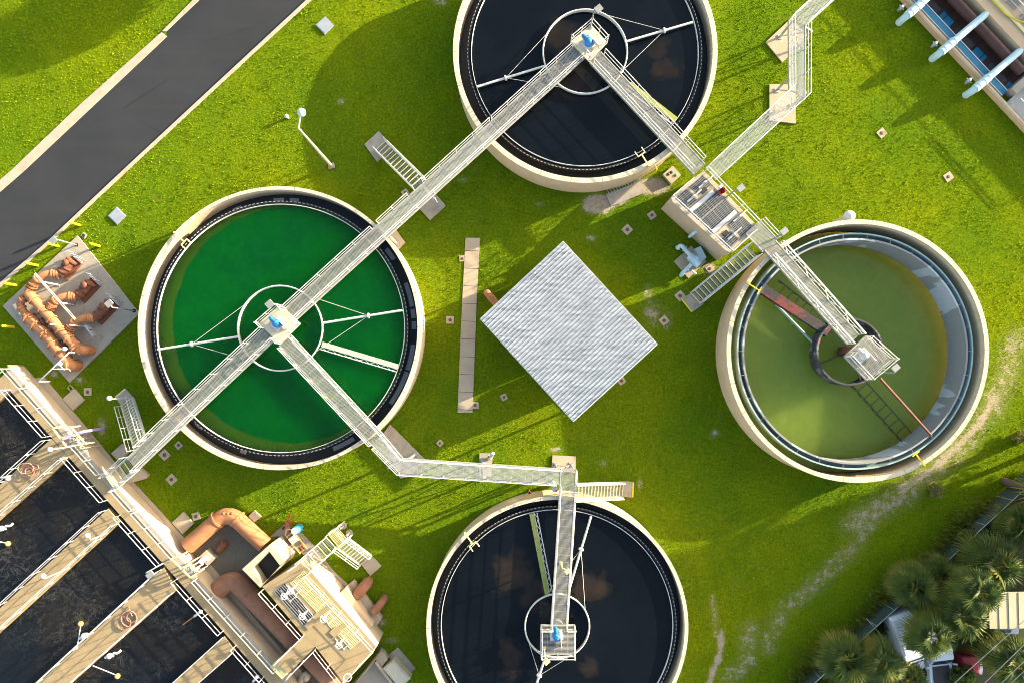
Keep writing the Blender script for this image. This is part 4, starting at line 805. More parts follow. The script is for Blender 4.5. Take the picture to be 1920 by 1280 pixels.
for i, (x, y, sx, lb) in enumerate([(166, 1186, -1, 'on the left rail of the third walkway'), (214, 1222, 1, 'on the right rail of the third walkway'), (12, 984, 1, 'below the uppermost walkway at the left edge')]):
    p = P(x, y, 1.6); t = thing('spray_valve', 'white valve with a bent nozzle ' + lb, 'valve', p, 'white valves over the basin water'); k = .16 * sx
    MB().tube(fillet([p + V((-.1, -.3, 0)), p + V((0, 0, .1)), p + V((.32 * sx, -.05, .1)), p + V((.5 * sx, .15 * sx, -.05))], .2), .09, 10).build('nozzle', M['white'], t); mb = MB(); mb.lathe(p + V((-.25, -.2, 0)), [(.14, 0), (.2, .1), (.2, .3), (.12, .35), (.001, .36)], 12); mb.tube([p + V((-.6, -.35, .15)), p + V((-.2, -.2, .15))], .1, 8); mb.build('valve_body', M['white'], t)
q = P(243, 1160, ZB); mb = MB()
for k, (dx, dy, r) in enumerate(((0, 0, .52), (.1, .12, .42), (-.35, -.28, .5), (.22, .18, .36), (.05, .1, .6))): mb.tube([q + V((dx + r * math.cos(a / 24 * 6.2832), dy + r * math.sin(a / 24 * 6.2832), .04 + .035 * k)) for a in range(24)], .034, 6, closed=True)
mb.tube([q + V((.3, .3, .2)), q + V((.1, .75, .15)), q + V((-.05, 1.0, .05))], .034, 6); tag(mb.build('hose_coil', M['hoserust'], loc=q), 'pinkish hose coiled on the third basin walkway', 'hose')
q = P(58, 878, ZB); mb = MB()
for k in range(6): mb.tube([q + V((.3 * math.sin(k * 2) + (.35 + .05 * k) * math.cos(a / 20 * 6.2832), .25 * math.cos(k) + (.2 + .04 * k) * math.sin(a / 20 * 6.2832), .08 + .05 * k)) for a in range(20)], .035, 6, closed=True)
tag(mb.build('hose_coil', M['hoserust'], loc=q), 'brown tangled hose hung on the rail of the uppermost walkway', 'hose')
for lb, a, b in (('in the fourth bay', (376, 1146), (343, 1170)), ('at the photo bottom', (482, 1268), (462, 1292))):
    p, q = P(*a, 2.2), P(*b, 1.6); t = thing('probe', 'orange probe rod with a white head hanging from the rail ' + lb, 'probe', p, 'probe rods on the basin rail'); MB().tube([p.lerp(q, .3), q], .045, 6).build('rod', M['rust'], t); mb = MB(); mb.tube([p, p.lerp(q, .35)], .09, 8); mb.ball(p, .15); mb.build('head', M['white'], t)

# ------------------------------------------------------------------ big orange pipes and gravel yard
gv = [(338, 1012), (372, 985), (420, 950), (455, 960), (500, 1010), (500, 1080), (455, 1120), (545, 1215), (640, 1280), (660, 1330), (560, 1330), (440, 1130), (390, 1070)]
MB().prism(PL(gv), -.05, .02).build('gravel_yard', M['gravel'], kind='structure'); HOLES.append(gv)
path = [P(352, 1023, .75), P(428, 957, .75), P(497, 1021, .75), P(503, 1030, .2)]
t = pipework('big_pipe', 'fat orange pipe making a right angle over the gravel yard', [path[0], path[1], path[2]], .63, [], group='fat orange pipes by the basin', bend=1.2, n=28)
for p, d in along(path[0], path[1], .74) + along(path[1], path[2], .25): MB().flange(p, d, .71, .16).build('flange', M['rust'], t)
for k in (-.45, 0, .45):
    p = P(427 + k * 18, 962, 1.25); MB().ball(p, .11).build('lug', M['rust'], t)
path = [P(408, 1107, .75), P(436, 1083, .75), P(652, 1303, .75)]
t = pipework('big_pipe', 'fat brown orange pipe running shaded beside the distribution box', path, .74, along(path[1], path[2], .13, .52), 0, group='fat orange pipes by the basin', bend=1.3, n=28, m='rustdull')
p = P(421, 1017, .3); tag(MB().tube([P(411, 1031, .25), P(422, 1016, .45)], .3, 14).flange(P(421, 1018, .43), V((1, 1, .2)), .34, .1, 10).build('pipe', M['brown'], loc=p), 'short rusty brown pipe stub lying in the gravel yard', 'pipe')
o = pad('pipe_block', 'concrete block with a white pipe stub beside the lower conduit rack', 'block', [(386, 1031), (402, 1047), (389, 1060), (372, 1044)], .7, 'tanc'); p = P(384, 1046, .9); MB().tube([P(376, 1053, .95), P(385, 1045, .95), P(389, 1047, .7)], .22, 12).build('pipe', M['white'], o)
pad('block', 'small white concrete block beside the fat right angle pipe', 'block', [(474, 958), (486, 969), (477, 978), (466, 967)], .5, 'basin_wall')

# ------------------------------------------------------------------ distribution box
ZD = 2.8; q = P(590, 1150, 0); t = DB = thing('distribution_box', 'tall concrete distribution box with grating deck, gates and an open dark chamber', 'concrete tank', (q.x, q.y, 0))
body = [(492, 1099), (562, 1053), (581, 1068), (706, 1212), (643, 1278), (592, 1212), (570, 1191)]
MB().prism(PL(body, ZD), -.05, ZD).build('deck_body', M['basin_wall'], t); MB().prism(PL([lerp2(p_, (600, 1160), .006) for p_ in body], ZD), ZD - .1, ZD + .012).build('deck_top', M['deck'], t)
HOLES.append([(490, 1000), (532, 1000), (606, 1052), (702, 1186), (640, 1275), (560, 1190)])
ch = [(505.6, 1020), (533, 1051), (488, 1101), (454, 1066)]; op = [(505, 1033), (527, 1062), (492, 1094), (473, 1065)]; A, Bq = PL(ch, 3.0), PL(op, 3.0); mb = MB()
for i in range(4): mb.prism([A[i], A[(i + 1) % 4], Bq[(i + 1) % 4], Bq[i]], -.05, 3.0 + .001 * i)
mb.build('chamber_wall', M['basin_wall'], t); MB().prism(Bq, .5, 1.9).build('chamber_water', M['launder'], t)
MB().prism(PL([(570, 1190), (592, 1211.5), (540, 1262), (517, 1239)], ZD), ZD - .2, ZD + .006).build('bridge_deck', M['deck'], t)
mb = MB()
for k in range(4):
    f = k / 4; a_, b_ = lerp2((520, 1236), (505, 1250), f), lerp2((543, 1259), (528, 1273), f); z = ZD - .25 * k - .05; mb.beam(P(*a_, z), P(*b_, z), .3, .06)
mb.build('bridge_step', M['nose'], t)
mb = MB(); quad = PL([(514, 1108), (534, 1092), (591, 1156), (572, 1174)], ZD + .02); MB().prism([p + UZ * 0 for p in quad], ZD, ZD + .016).build('dark_opening', M['dark'], t)
a, b = quad[0].lerp(quad[1], .5), quad[3].lerp(quad[2], .5); grate(mb, a + UZ * .02, b + UZ * .02, (quad[1] - quad[0]).length, .16, .045, 1.6); mb.build('bar_screen', M['grey'], t)
mb = MB(); quad = PL([(540, 1088), (574, 1074), (690, 1196), (650, 1214)], ZD + .03); a, b = quad[0].lerp(quad[3], .5), quad[1].lerp(quad[2], .5)
grate(mb, quad[0].lerp(quad[1], .5), quad[3].lerp(quad[2], .5), (quad[1] - quad[0]).length * .9, .12, .05, .35); mb.build('grating', M['nose'], t)
for (x0, y0, x1, y1, w_) in ((574, 1176, 598, 1152, .5), (598, 1152, 622, 1134, .3), (622, 1190, 634, 1178, .55), (634, 1178, 652, 1168, .3)): MB().beam(P(x0, y0, ZD + .07), P(x1, y1, ZD + .07), w_, .05).build('cover_plate', M['deck'], t)
for seg in ([(576, 1076), (704, 1212), (644, 1276), (594, 1212)], [(494, 1104), (570, 1189), (522, 1236)], [(594, 1212), (545, 1262)], [(547, 1064), (562, 1054)]): rail(PL(seg, ZD)).build('railing', M['white'], t)
mb = MB(); mb.prism(PL([(640, 1107), (662, 1088), (716, 1158), (701, 1182), (680, 1160)], .5), -.05, .5); mb.build('outlet_ledge', M['tanc'], t); HOLES.append([(640, 1107), (662, 1088), (716, 1158), (701, 1182)])
MB().prism(PL([(634, 1114), (648, 1101), (700, 1170), (690, 1184)], 1.3), .5, 1.3).build('outlet_block', M['basin_wall'], t)
for (x, y, s_, lb) in ((540, 1110, 1, 'at the upper end of the dark bar screen'), (573, 1147, 1, 'at the lower end of the dark bar screen'), (552, 1100, .8, 'beside the upper handwheel gate'), (612, 1152, .9, 'at the middle of the distribution box'), (641, 1200, .9, 'toward the lower corner of the distribution box')):
    p = P(x, y, ZD); g_ = thing('gate_valve', 'white sluice gate with handwheel ' + lb, 'gate valve', p, 'sluice gates on the distribution box'); d = (P(570, 1190, 0) - P(492, 1099, 0)).normalized(); n_ = d.cross(UZ); mb = MB()
    for k in (-.28, .28): mb.beam(p + n_ * k - d * .5 * s_, p + n_ * k + d * .7 * s_, .05, .12)
    mb.beam(p - n_ * .35, p + n_ * .35, .1, .12); mb.beam(p + d * .6 * s_ - n_ * .3, p + d * .6 * s_ + n_ * .3, .06, .2); mb.beam(p, p + UZ * .8, .12, .12); mb.build('frame', M['white'], g_)
    mb = MB(); hc = p + UZ * .9; mb.tube([hc + V((.22 * math.cos(k / 20 * 6.2832), .22 * math.sin(k / 20 * 6.2832), 0)) for k in range(20)], .028, 6, closed=True); mb.tube([hc - n_ * .27, hc + n_ * .27], .025, 5); mb.tube([hc - d * .27, hc + d * .27], .025, 5); mb.build('handwheel', M['white'], g_)
p = P(652, 1268, ZD + .9); mb = MB()
for k in range(4): mb.tube([p + V((.28 * math.cos(a / 18 * 6.2832), .28 * math.sin(a / 18 * 6.2832), .05 * k)) for a in range(18)], .03, 6, closed=True)
tag(mb.build('hose_coil', M['white'], loc=p), 'white hose coiled at the bottom corner of the distribution box', 'hose')
for lb, a, b, c_, r in (('larger rusty elbow pipe leaving the sunlit distribution box wall', (667, 1117), (684, 1097), (688, 1093), .42), ('smaller rusty elbow pipe leaving the sunlit distribution box wall', (700, 1147), (716, 1128), (719, 1124), .3)):
    p0, p1, p2 = P(*a, .75), P(*b, .75), P(*c_, -.3); p2 = V((p1.x + (p1.x - p0.x) * .12, p1.y + (p1.y - p0.y) * .12, -.3)); tt = pipework('elbow_pipe', lb, [p0, p1 + (p1 - p0) * .12, p2], r, [], group='rusty elbow pipes', bend=.6, n=20, m='rustdull'); MB().flange(p0.lerp(p1, .45), p1 - p0, r + .05, .14).build('flange', M['rustdull'], tt)
stairs('upper flight of stairs from the distribution box deck to its landing', (570, 1062), ZD, (622, 1016), 1.9, 1.05, 6, rails=(1, -1), group='distribution box stairs')
tq = P(630, 1008, 1.9); t = thing('stair_landing', 'grating landing turning the distribution box stairs', 'landing', (tq.x, tq.y, 0), 'distribution box stairs'); qd = PL([(616, 1000), (634, 987), (650, 1012), (634, 1026)], 1.9)
mb = MB(); grate(mb, qd[0].lerp(qd[3], .5), qd[1].lerp(qd[2], .5), (qd[3] - qd[0]).length, .1, .05, .4); mb.build('grating', M['nose'], t); rail([qd[0], qd[1], qd[2]], .95, .8).build('railing', M['white'], t); mb = MB()
for p in qd: MB().beam(V((p.x, p.y, 0)), p, .1, .1).build('leg', M['white'], t)
stairs('lower flight of stairs from the landing to the small pad on the grass', (640, 1017), 1.9, (686, 1050), .15, 1.05, 9, rails=(1, -1), group='distribution box stairs')
pad('stair_pad', 'tan concrete pad at the foot of the distribution box stairs', 'slab', [(699, 1043.5), (715, 1060.5), (694.5, 1079), (676, 1056)], .12, 'tanc', group='concrete stair pads')
for x, y, lb in ((644, 985, 'at the landing corner'), (655, 998, 'a step right of the landing corner')):
    p = P(x, y); tt = thing('footing_post', 'grey round footing with a short post ' + lb, 'post', p, 'round footings beside the landing'); MB().cyl(p, .26, -.05, .12, 18).build('footing', M['conc'], tt); MB().cyl(p, .07, .12, .9, 8).build('post', M['white'], tt)
apr = [(503, 1008), (538, 978), (549, 990), (566, 998), (592, 1026), (628, 1072), (655, 1096), (640, 1110), (590, 1060), (540, 1010), (520, 1004)]; MB().prism(PL(apr), -.05, .04).build('path', M['conc'], kind='structure'); HOLES.append(apr)
p = P(563, 987, 0); t = thing('barrel', 'bright blue plastic barrel on the grass beside the distribution box', 'barrel', p); q0, q1 = p + UZ * .02, p + V((-.12, -.1, 1.0)); MB().tube([q0, q0.lerp(q1, .1), q0.lerp(q1, .3), q0.lerp(q1, .32), q0.lerp(q1, .66), q0.lerp(q1, .68), q0.lerp(q1, .93), q1], [.27, .3, .3, .315, .315, .3, .3, .26], 24).build('drum', M['bblue'], t); MB().flange(q1 + UZ * .02, UZ, .26, .05).build('lid', M['pblue'], t)
p = P(542, 983, .05); d = (P(549, 961, 0) - P(540, 988, 0)).normalized(); s_ = d.cross(UZ); t = thing('hand_truck', 'red hand truck lying beside the blue barrel', 'hand truck', p); mb = MB()
for k in (-.22, .22): mb.tube([p + s_ * k - d * .3 + UZ * .2, p + s_ * k + d * (.95 + (k < 0) * .1) + UZ * .3], .03, 6)
for k in range(5): mb.beam(p - s_ * .22 + d * (-.2 + .2 * k) + UZ * .2, p + s_ * .22 + d * (-.2 + .2 * k) + UZ * .2, .05, .03)
mb.build('frame', M['red'], t)
for k in (-.3, .3): MB().tube([p + s_ * k - d * .3 + UZ * .16 - s_ * .05, p + s_ * k - d * .3 + UZ * .16 + s_ * .05], .15, 14).build('wheel', M['tyre'], t)
q = P(557, 1012, .04); t = thing('pump_manifold', 'rusty orange pump and pipe frame on the apron of the distribution box', 'pump', q); d = (P(575, 1032, 0) - P(545, 995, 0)).normalized(); s_ = d.cross(UZ); mb = MB()
for k in (-.35, .3): mb.tube([q - d * .9 + s_ * k + UZ * .35, q + d * 1.0 + s_ * k + UZ * .45], .05, 8)
for k in (-.7, -.1, .5, .9): mb.tube([q + d * k - s_ * .4 + UZ * .4, q + d * k + s_ * .35 + UZ * .4], .045, 8)
mb.tube(fillet([q - d * .9 - s_ * .35 + UZ * .4, q - d * 1.2 - s_ * .1 + UZ * .4, q - d * .9 + s_ * .3 + UZ * .4], .2), .06, 8); mb.build('pipe_frame', M['floaty'], t); MB().box(q - d * .2 + UZ * .1, d, .55, .5, .55).build('pump_box', M['white'], t); mb = MB(); mb.tube([q + d * .5 + UZ * .3, q + d * .9 + UZ * .3], .18, 12); mb.build('motor', M['brown'], t)
# sunken pit and hatch at the lower corner
fl = [(702, 1242), (735, 1280), (735, 1340), (640, 1340), (660, 1278)]; o = pad('sump_floor', 'grey concrete sump floor at the bottom of the photo beside the distribution box', 'slab', fl, .04, 'conc')
A = PL([(713, 1222), (704, 1240)], 1.2) + PL([(660, 1279), (712, 1224)], 0); mb = MB(); a0, a1, b1, b0 = P(714, 1220, 1.1), P(650, 1300, 1.1), P(664, 1284, .04), P(704, 1240, .04)
mb.add([a0, a1, b1, b0, V((a0.x, a0.y, 0)), V((a1.x, a1.y, 0))], [(0, 3, 2, 1), (0, 1, 5, 4), (4, 3, 0), (1, 2, 5), (5, 2, 3, 4)]); mb.build('sloping_wall', M['tanc'], o)
a, b = P(704, 1240, .7), P(742, 1290, .7); MB().beam(V((a.x, a.y, .35)), V((b.x, b.y, .35)), .2, .7).build('side_wall', M['basin_wall'], o)
o = pad('hatch_block', 'pale yellow raised hatch block at the bottom of the photo beside the sump', 'hatch', [(738, 1236), (770, 1271), (750, 1290), (718, 1253)], .9, 'rim'); MB().prism(PL([(738, 1239), (766, 1271), (750, 1286), (722, 1253)], .9), .9, .96).build('lid', M['rim'], o)
pad('access_slab', 'grey concrete slab behind the pale yellow hatch block', 'slab', [(746, 1213), (779, 1252), (764, 1266), (726, 1229)], .1, 'conc')
pad('block', 'tan concrete block between the distribution box corner and the hatch block', 'block', [(712, 1218), (721, 1224), (727, 1236), (716, 1248), (704, 1236)], .6, 'tanc')
q = P(563 , 1264, .9); t = thing('white_valve_group', 'white valves and pipes below the short bridge to the distribution box', 'valves', (q.x, q.y, 0)); MB().prism(PL([(530, 1268), (556, 1246), (577, 1272), (560, 1290)], .5), 0, .5).build('base', M['basin_wall'], t); mb = MB(); mb.tube(fillet([P(560, 1285, .8), P(568, 1266, 1.0), P(576, 1262, 1.0)], .3), .22, 12); mb.lathe(P(575, 1266, .8), [(.3, 0), (.34, .3), (.001, .5)], 14); mb.build('valve_body', M['tanc'], t)

# ------------------------------------------------------------------ filter building with blue pipes (top right)
def tr(o_, s_): return (1687.5 + .683 * s_ + .731 * o_, 2.5 + .731 * s_ - .683 * o_)
def trq(o0, o1, s0, s1): return [tr(o0, s0), tr(o1, s0), tr(o1, s1), tr(o0, s1)]
q = P(1780, 90, 0); t = FB = thing('filter_building', 'low tan building edge with blue channel, dark pit and rails in the top right corner', 'building', (q.x, q.y, 0))
HOLES.append(trq(0, 400, -120, 560)); wa, wb = P(*tr(0, -90), 0), P(*tr(0, 470), 0); wn = V((wb.y - wa.y, wa.x - wb.x, 0)).normalized(); wn = wn if wn.x > 0 else -wn
def wo(z, d, s0=-90, s1=470): a, b = P(*tr(0, s0), 0) + wn * d, P(*tr(0, s1), 0) + wn * d; return V((a.x, a.y, z)), V((b.x, b.y, z))
def slab(name, m, d0, d1, z0, z1, s0=-90, s1=470, parent=None):
    a, b = wo(z0, d0, s0, s1); c_, d_ = wo(z0, d1, s0, s1); return MB().prism([a, b, d_, c_], z0, z1).build(name, M[m], parent or FB)
slab('low_wall', 'warm', 0, .3, -.05, .5); slab('wall_lip', 'rim', .1, .2, .5, .53)
PBLUE = NT('blue_channel_paint'); M['chan'] = PBLUE.fin(PBLUE.mix(PBLUE.ramp(PBLUE.noise(.6), [(.3, 0), (.7, 1)]), (.0, .15, .24), (.0, .12, .2)), .5)
slab('blue_channel', 'chan', .46, .96, -.05, .46, -90, 258); slab('channel_edge', 'white', .41, .46, -.05, .5, -90, 258); slab('channel_edge', 'white', .96, 1.01, -.05, .5, -90, 258); slab('pit_floor', 'dkbrown', 1.0, 3.2, -.04, .02, -90, 258)
for s0 in (20, 110, 200): slab('pit_bench', 'bench', 1.25, 1.75, .02, .25, s0, s0 + 45); slab('blue_sump', 'chan', 1.1, 1.9, .02, .12, s0 + 50, s0 + 78)
a, b = wo(.75, 2.55, -90, 250); MB().tube([a, b], .36, 18).build('brown_pipe', M['dkbrown'], FB)
mb = MB()
for k in range(16):
    p = wo(.05, 1.05, -60 + 20 * k, -60 + 20 * k)[0]; r_ = wo(.05, 3.2, -60 + 20 * k, -60 + 20 * k)[0]; mb.beam(p + UZ * .1, r_ + UZ * .1, .06, .05)
mb.build('pit_beams', M['dark'], FB)
slab('inner_wall', 'warm', 3.3, 9.5, -.05, 1.3, -90, 300); slab('end_wall', 'conc', 1.0, 3.3, -.05, .9, 258, 272); slab('grey_deck', 'grey', .32, 9.4, -.05, .5, 273, 470)
for d0, s0, s1 in ((.5, 280, 460), (.95, 280, 460)):
    a, b = wo(.6, d0, s0, s1); rail([a, b], .9, 2.0, mid=False).build('railing', M['white'], FB)
for d0, d1 in ((4.9, 5.8), (6.6, 8.2)):
    for s0 in (-40, 30, 100, 170, 240):
        a, b = wo(1.38, (d0 + d1) / 2, s0, s0 + 55); grate(mb2 := MB(), a, b, d1 - d0, .14, .05, .35); mb2.build('roof_grating', M['grey'], FB)
for d0 in (4.75, 5.95):
    a, b = wo(1.35, d0, -80, 300); rail([a, b], 1.0, 1.8).build('railing', M['white'], FB)
slab('roof_edge_strip', 'nose', 4.2, 4.45, 1.35, 1.4, -90, 300)
pts = [wo(1.42, 4.02, s_, s_)[0] for s_ in (-80, 20)] + [wo(1.42, 4.3, 28, 28)[0], wo(1.42, 4.12, 40, 40)[0], wo(1.42, 4.1, 150, 150)[0], wo(1.42, 4.5, 175, 175)[0], wo(1.42, 5.2, 200, 200)[0]]; MB().tube(pts, .05, 8).build('yellow_hose', M['yellow'], FB)
for i, (p0, p1, lb) in enumerate([((1700, 30), (1790, -47), 'nearest the top edge of the photo'), ((1763, 99), (1846, 29), 'in the middle of the row'), ((1827, 168), (1910, 98), 'lowest of the row')]):
    a, b = P(*p0, 1.08), P(*p1, 1.12); d = (b - a).normalized(); t = thing('crossing_pipe', 'pale blue pipe crossing the building edge, ' + lb, 'pipe', (a.x, a.y, 0), 'pale blue pipes across the building edge')
    MB().tube(fillet([V((a.x, a.y, .2)) - d * .15, a - d * .15, a.lerp(b, .5), b + d * .1, V((b.x, b.y, .8)) + d * .1], .4), .27, 18).build('pipe', M['pblue'], t); m_ = a.lerp(b, .3); mb = MB(); mb.tube([a + d * .05, m_], .32, 18)
    for f in (.08, .2, .3): mb.flange(a.lerp(b, f), d, .345, .07)
    mb.build('valve_sleeve', M['pblue'], t); s_ = d.cross(UZ); mb = MB(); q = a - s_ * .75 + d * .35; mb.tube([q - d * .3 - UZ * .4, q + d * .4 - UZ * .4], .1, 8); mb.lathe(q - UZ * .5, [(.16, 0), (.16, .3), (.001, .35)], 10); mb.beam(q - s_ * .25 - UZ * .3, q + s_ * .25 - UZ * .3, .05, .05); mb.build('side_valve', M['galv'], t)
# added unseen block, sized and placed to shade this corner
shade_block = [tr(212, -220), tr(420, -220), tr(420, 640), tr(212, 640)]; g = PL(shade_block); c = sum(g, V()) / 4; o = MB().prism(g, -.05, 3.0).build('shade_block', M['cream'], loc=(c.x, c.y, 0)); tag(o, 'added tan block standing out of view to shade the blue pipe building', 'building')

# ------------------------------------------------------------------ palms, shrubs and the plot behind the fence
def leaf_mat(name, tips=(.26, .19, .045)):
    t = NT(name); v = t.attr('tint'); c = t.ramp(v, [(0, (.035, .062, .011)), (.4, (.085, .12, .017)), (.72, (.2, .185, .028)), (.9, tips), (1, (.17, .13, .075))])
    t.fin(c, .55, 0, .25); tr_ = t.n('ShaderNodeBsdfTranslucent'); t.l(c, tr_.inputs[0]); mx = t.n('ShaderNodeMixShader'); mx.inputs[0].default_value = .28
    t.l(t.b.outputs[0], mx.inputs[1]); t.l(tr_.outputs[0], mx.inputs[2]); t.l(mx.outputs[0], t.t.nodes['Material Output'].inputs[0]); return t.m
M['palm'] = leaf_mat('palm_leaf'); M['leaf'] = leaf_mat('broad_leaf', (.2, .22, .03))
def raw_mesh(name, verts, faces, tint, m, parent=None, loc=(0, 0, 0)):
    me = bpy.data.meshes.new(name); me.from_pydata(verts, [], faces); a = me.attributes.new('tint', 'FLOAT', 'FACE'); a.data.foreach_set('value', tint); me.materials.append(m)
    o = bpy.data.objects.new(name, me); COL.objects.link(o); o.location = loc; WL[o.name] = V(loc)
    if parent: o.parent = parent
    return o
def palm(seed, R, hgt):
    """cabbage palm: fan leaves with split, drooping blades round a bare trunk"""
    r = random.Random(seed); t = thing('palm_tree', '', 'palm', (0, 0, 0)); mb = MB(); k = r.uniform(-.3, .3)
    mb.tube([(0, 0, -.1), (k * .3, .1, hgt * .4), (k * .6, .1, hgt * .75), (0, 0, hgt)], [.24, .19, .18, .22], 12); mb.build('trunk', M['bark'], t)
    vs, fs, ti = [], [], []; N = 40
    for i in range(N):
        az = i * 2.39996 + r.uniform(-.3, .3); u = i / N; el = 1.25 - 1.75 * u ** .8 + r.uniform(-.15, .15); d = V((math.cos(az) * math.cos(el), math.sin(az) * math.cos(el), math.sin(el)))
        plen = R * (.36 + .2 * u) * r.uniform(.8, 1.15); hub = V((0, 0, hgt)) + d * plen - V((0, 0, .15 * u)); fd = (d - V((0, 0, .35 + .4 * u))).normalized(); side = fd.cross(UZ); side = side.normalized() if side.length > .1 else V((1, 0, 0)); tw = r.uniform(-.5, .5); nrm = side.cross(fd).normalized(); side, nrm = side * math.cos(tw) + nrm * math.sin(tw), nrm * math.cos(tw) - side * math.sin(tw)
        b0 = .05 + .45 * max(0, u + r.uniform(-.3, .25)) + (.4 if r.random() < .08 else 0)
        n = len(vs); o_ = V((0, 0, hgt - .1)); vs += [o_ - side * .02, o_ + side * .02, hub + side * .02, hub - side * .02]; fs.append((n, n + 1, n + 2, n + 3)); ti.append(.5)
        B = 18; fl = R * .5 * r.uniform(.85, 1.15); curl = r.uniform(.12, .45)
        for j in range(B):
            w_ = (j / (B - 1) - .5) * 2; a = w_ * 1.9 + r.uniform(-.04, .04); L = fl * (1 - .25 * abs(w_) ** 1.5) * r.uniform(.88, 1.08); dr = (fd * math.cos(a) + side * math.sin(a)).normalized(); dr = (dr - nrm * .3 * abs(w_)).normalized()
            wd = dr.cross(nrm).normalized() * (.05 * R / 2); m_ = hub + dr * L * .5; fold = nrm * .03; tip = hub + dr * L - V((0, 0, curl * L * r.uniform(.3, .8)))
            n = len(vs); vs += [hub, m_ + wd - fold, m_ + fold, m_ - wd - fold, tip]; fs += [(n, n + 1, n + 2), (n, n + 2, n + 3), (n + 1, n + 4, n + 2), (n + 2, n + 4, n + 3)]; tt = min(1, max(0, b0 + r.uniform(-.1, .1))); ti += [tt, tt, min(1, tt + .12), min(1, tt + .12)]
    for i in range(26):   # hanging dead fronds under the crown
        az = r.uniform(0, 6.28); d = V((math.cos(az), math.sin(az), -.8 - r.random())).normalized(); p = V((0, 0, hgt - .25)); m_ = p + d * R * .45; w_ = d.cross(UZ).normalized() * .1
        n = len(vs); vs += [p, m_ + w_, m_ - w_, m_ + d * R * .3]; fs += [(n, n + 1, n + 3), (n, n + 3, n + 2)]; ti += [.97, 1]
    raw_mesh('crown', vs, fs, ti, M['palm'], t); return t
protos = [palm(3, 2.2, 2.5), palm(8, 2.35, 4.9), palm(15, 2.1, 3.4)]; PH = (2.5, 4.9, 3.4)
PALMS = [(1722, 1102, 1.0, 'the leftmost crown beside the fence gap', 0), (1747, 1197, .88, 'overhanging the white van roof', 1), (1807, 1155, 1.15, 'the middle crown in front of the beige roof', 2), (1870, 1062, 1.25, 'the big crown above the beige roof', 0), (1592, 1243, 1.1, 'the lowest crown standing left of the white van', 0),
         (1655, 1245, 1.0, 'touching the left side of the white van at the photo bottom', 2), (1903, 1243, 1.1, 'under the power lines in the lower right corner', 2), (1918, 990, 1.0, 'at the right photo edge beyond the fence end', 0), (1838, 1112, .95, 'squeezed between the big crown and the middle crown', 1), (1708, 1283, .9, 'cut by the bottom edge of the photo just below the white van', 0), (1768, 1078, .8, 'small crown between the leftmost crown and the big crown', 0),
         (2010, 930, 1.25, 0, 1), (2160, 800, 1.4, 0, 1), (2120, 940, 1.2, 0, 1)]
for i, (x, y, s_, lb, k) in enumerate(PALMS):
    o = protos[k] if i < 3 else copy_tree(protos[k]); hz = (PH[k] + .35) * s_; q = P(x, y, hz); o.location = (q.x, q.y, 0); o.rotation_euler = (0, 0, i * 1.3); o.scale = (s_, s_, s_)
    tag(o, 'cabbage palm ' + lb if lb else 'cabbage palm beyond the right edge of the photo', 'palm', 'cabbage palms behind the fence')
def leafball(seed, n, rx, rz, size, zc, lo_, hi):
    r = random.Random(seed); vs, fs, ti = [], [], []; cl = [(V((r.uniform(-1, 1) * rx * .7, r.uniform(-1, 1) * rx * .7, zc + r.uniform(-.6, .6) * rz)), r.uniform(.3, .55) * rx, r.uniform(lo_, hi)) for _ in range(14)]
    for i in range(n):
        c_, R_, tb = cl[i % 14]; d = V((r.gauss(0, 1), r.gauss(0, 1), r.gauss(0, 1))).normalized(); p = c_ + d * R_ * r.uniform(.5, 1) ** .5; p.z = max(.02, p.z)
        a = V((r.gauss(0, 1), r.gauss(0, 1), r.gauss(0, .6))).normalized() * size * r.uniform(.6, 1.3); b = a.orthogonal().normalized() * size * .4
        n_ = len(vs); vs += [p - a, p + b, p + a, p - b]; fs.append((n_, n_ + 1, n_ + 2, n_ + 3)); ti.append(min(1, max(0, tb + r.uniform(-.12, .12))))
    return vs, fs, ti
for i, (x, y, rx, rz, sz, tlo, thi, lb) in enumerate([(1838, 1012, 1.3, .7, .16, .45, .75, 'spiky yellow green shrub at the fence below the right edge palm'), (1795, 1088, 1.0, .5, .2, .9, 1.0, 'heap of brown dead palm fronds between the palms'), (1800, 1063, .7, .4, .2, .95, 1.0, 'small grey dead frond heap by the fence'), (1757, 918, .55, .35, .14, .85, .97, 'dry brown weed at the edge of the sandy strip'), (1915, 815, .5, .3, .12, .8, 1, 'dry weed at the right photo edge')]):
    p = P(x, y, .5); t = thing('shrub', lb, 'shrub', (p.x, p.y, 0)); v_, f_, ti = leafball(40 + i, 700, rx, rz, sz, rz, tlo, thi); raw_mesh('foliage', v_, f_, ti, M['leaf'], t); MB().tube([p - UZ * .5, p + V((.1, 0, .1))], .04, 6).build('stem', M['bark'], t)
q = P(600, -165, 0); t = thing('broad_tree', 'broad leafy tree beyond the top edge of the photo', 'tree', (q.x, q.y, 0)); v_, f_, ti = leafball(91, 9000, 3.0, 1.7, .2, 5.0, .1, .5); raw_mesh('crown', v_, f_, ti, M['leaf'], t); MB().tube([q, q + V((.1, 0, 2)), q + V((0, .1, 4.2))], [.28, .2, .12], 10).build('trunk', M['bark'], t)
for i, (x, y, k) in enumerate(((2060, 795, 1), (2160, 860, 1), (2040, 945, .62), (2120, 1010, .6), (2050, 1090, .55), (2130, 1180, .6), (2060, 1260, .55), (2250, 790, 1.1), (2010, 870, .7), (2200, 930, .75))):
    o = copy_tree(t); q = P(x, y); o.location = q; o.rotation_euler = (0, 0, i * .9); o.scale = (max(k, .8), max(k, .8), k); tag(o, 'broad leafy tree beyond the right edge of the photo', 'tree', 'broad trees outside the photo')
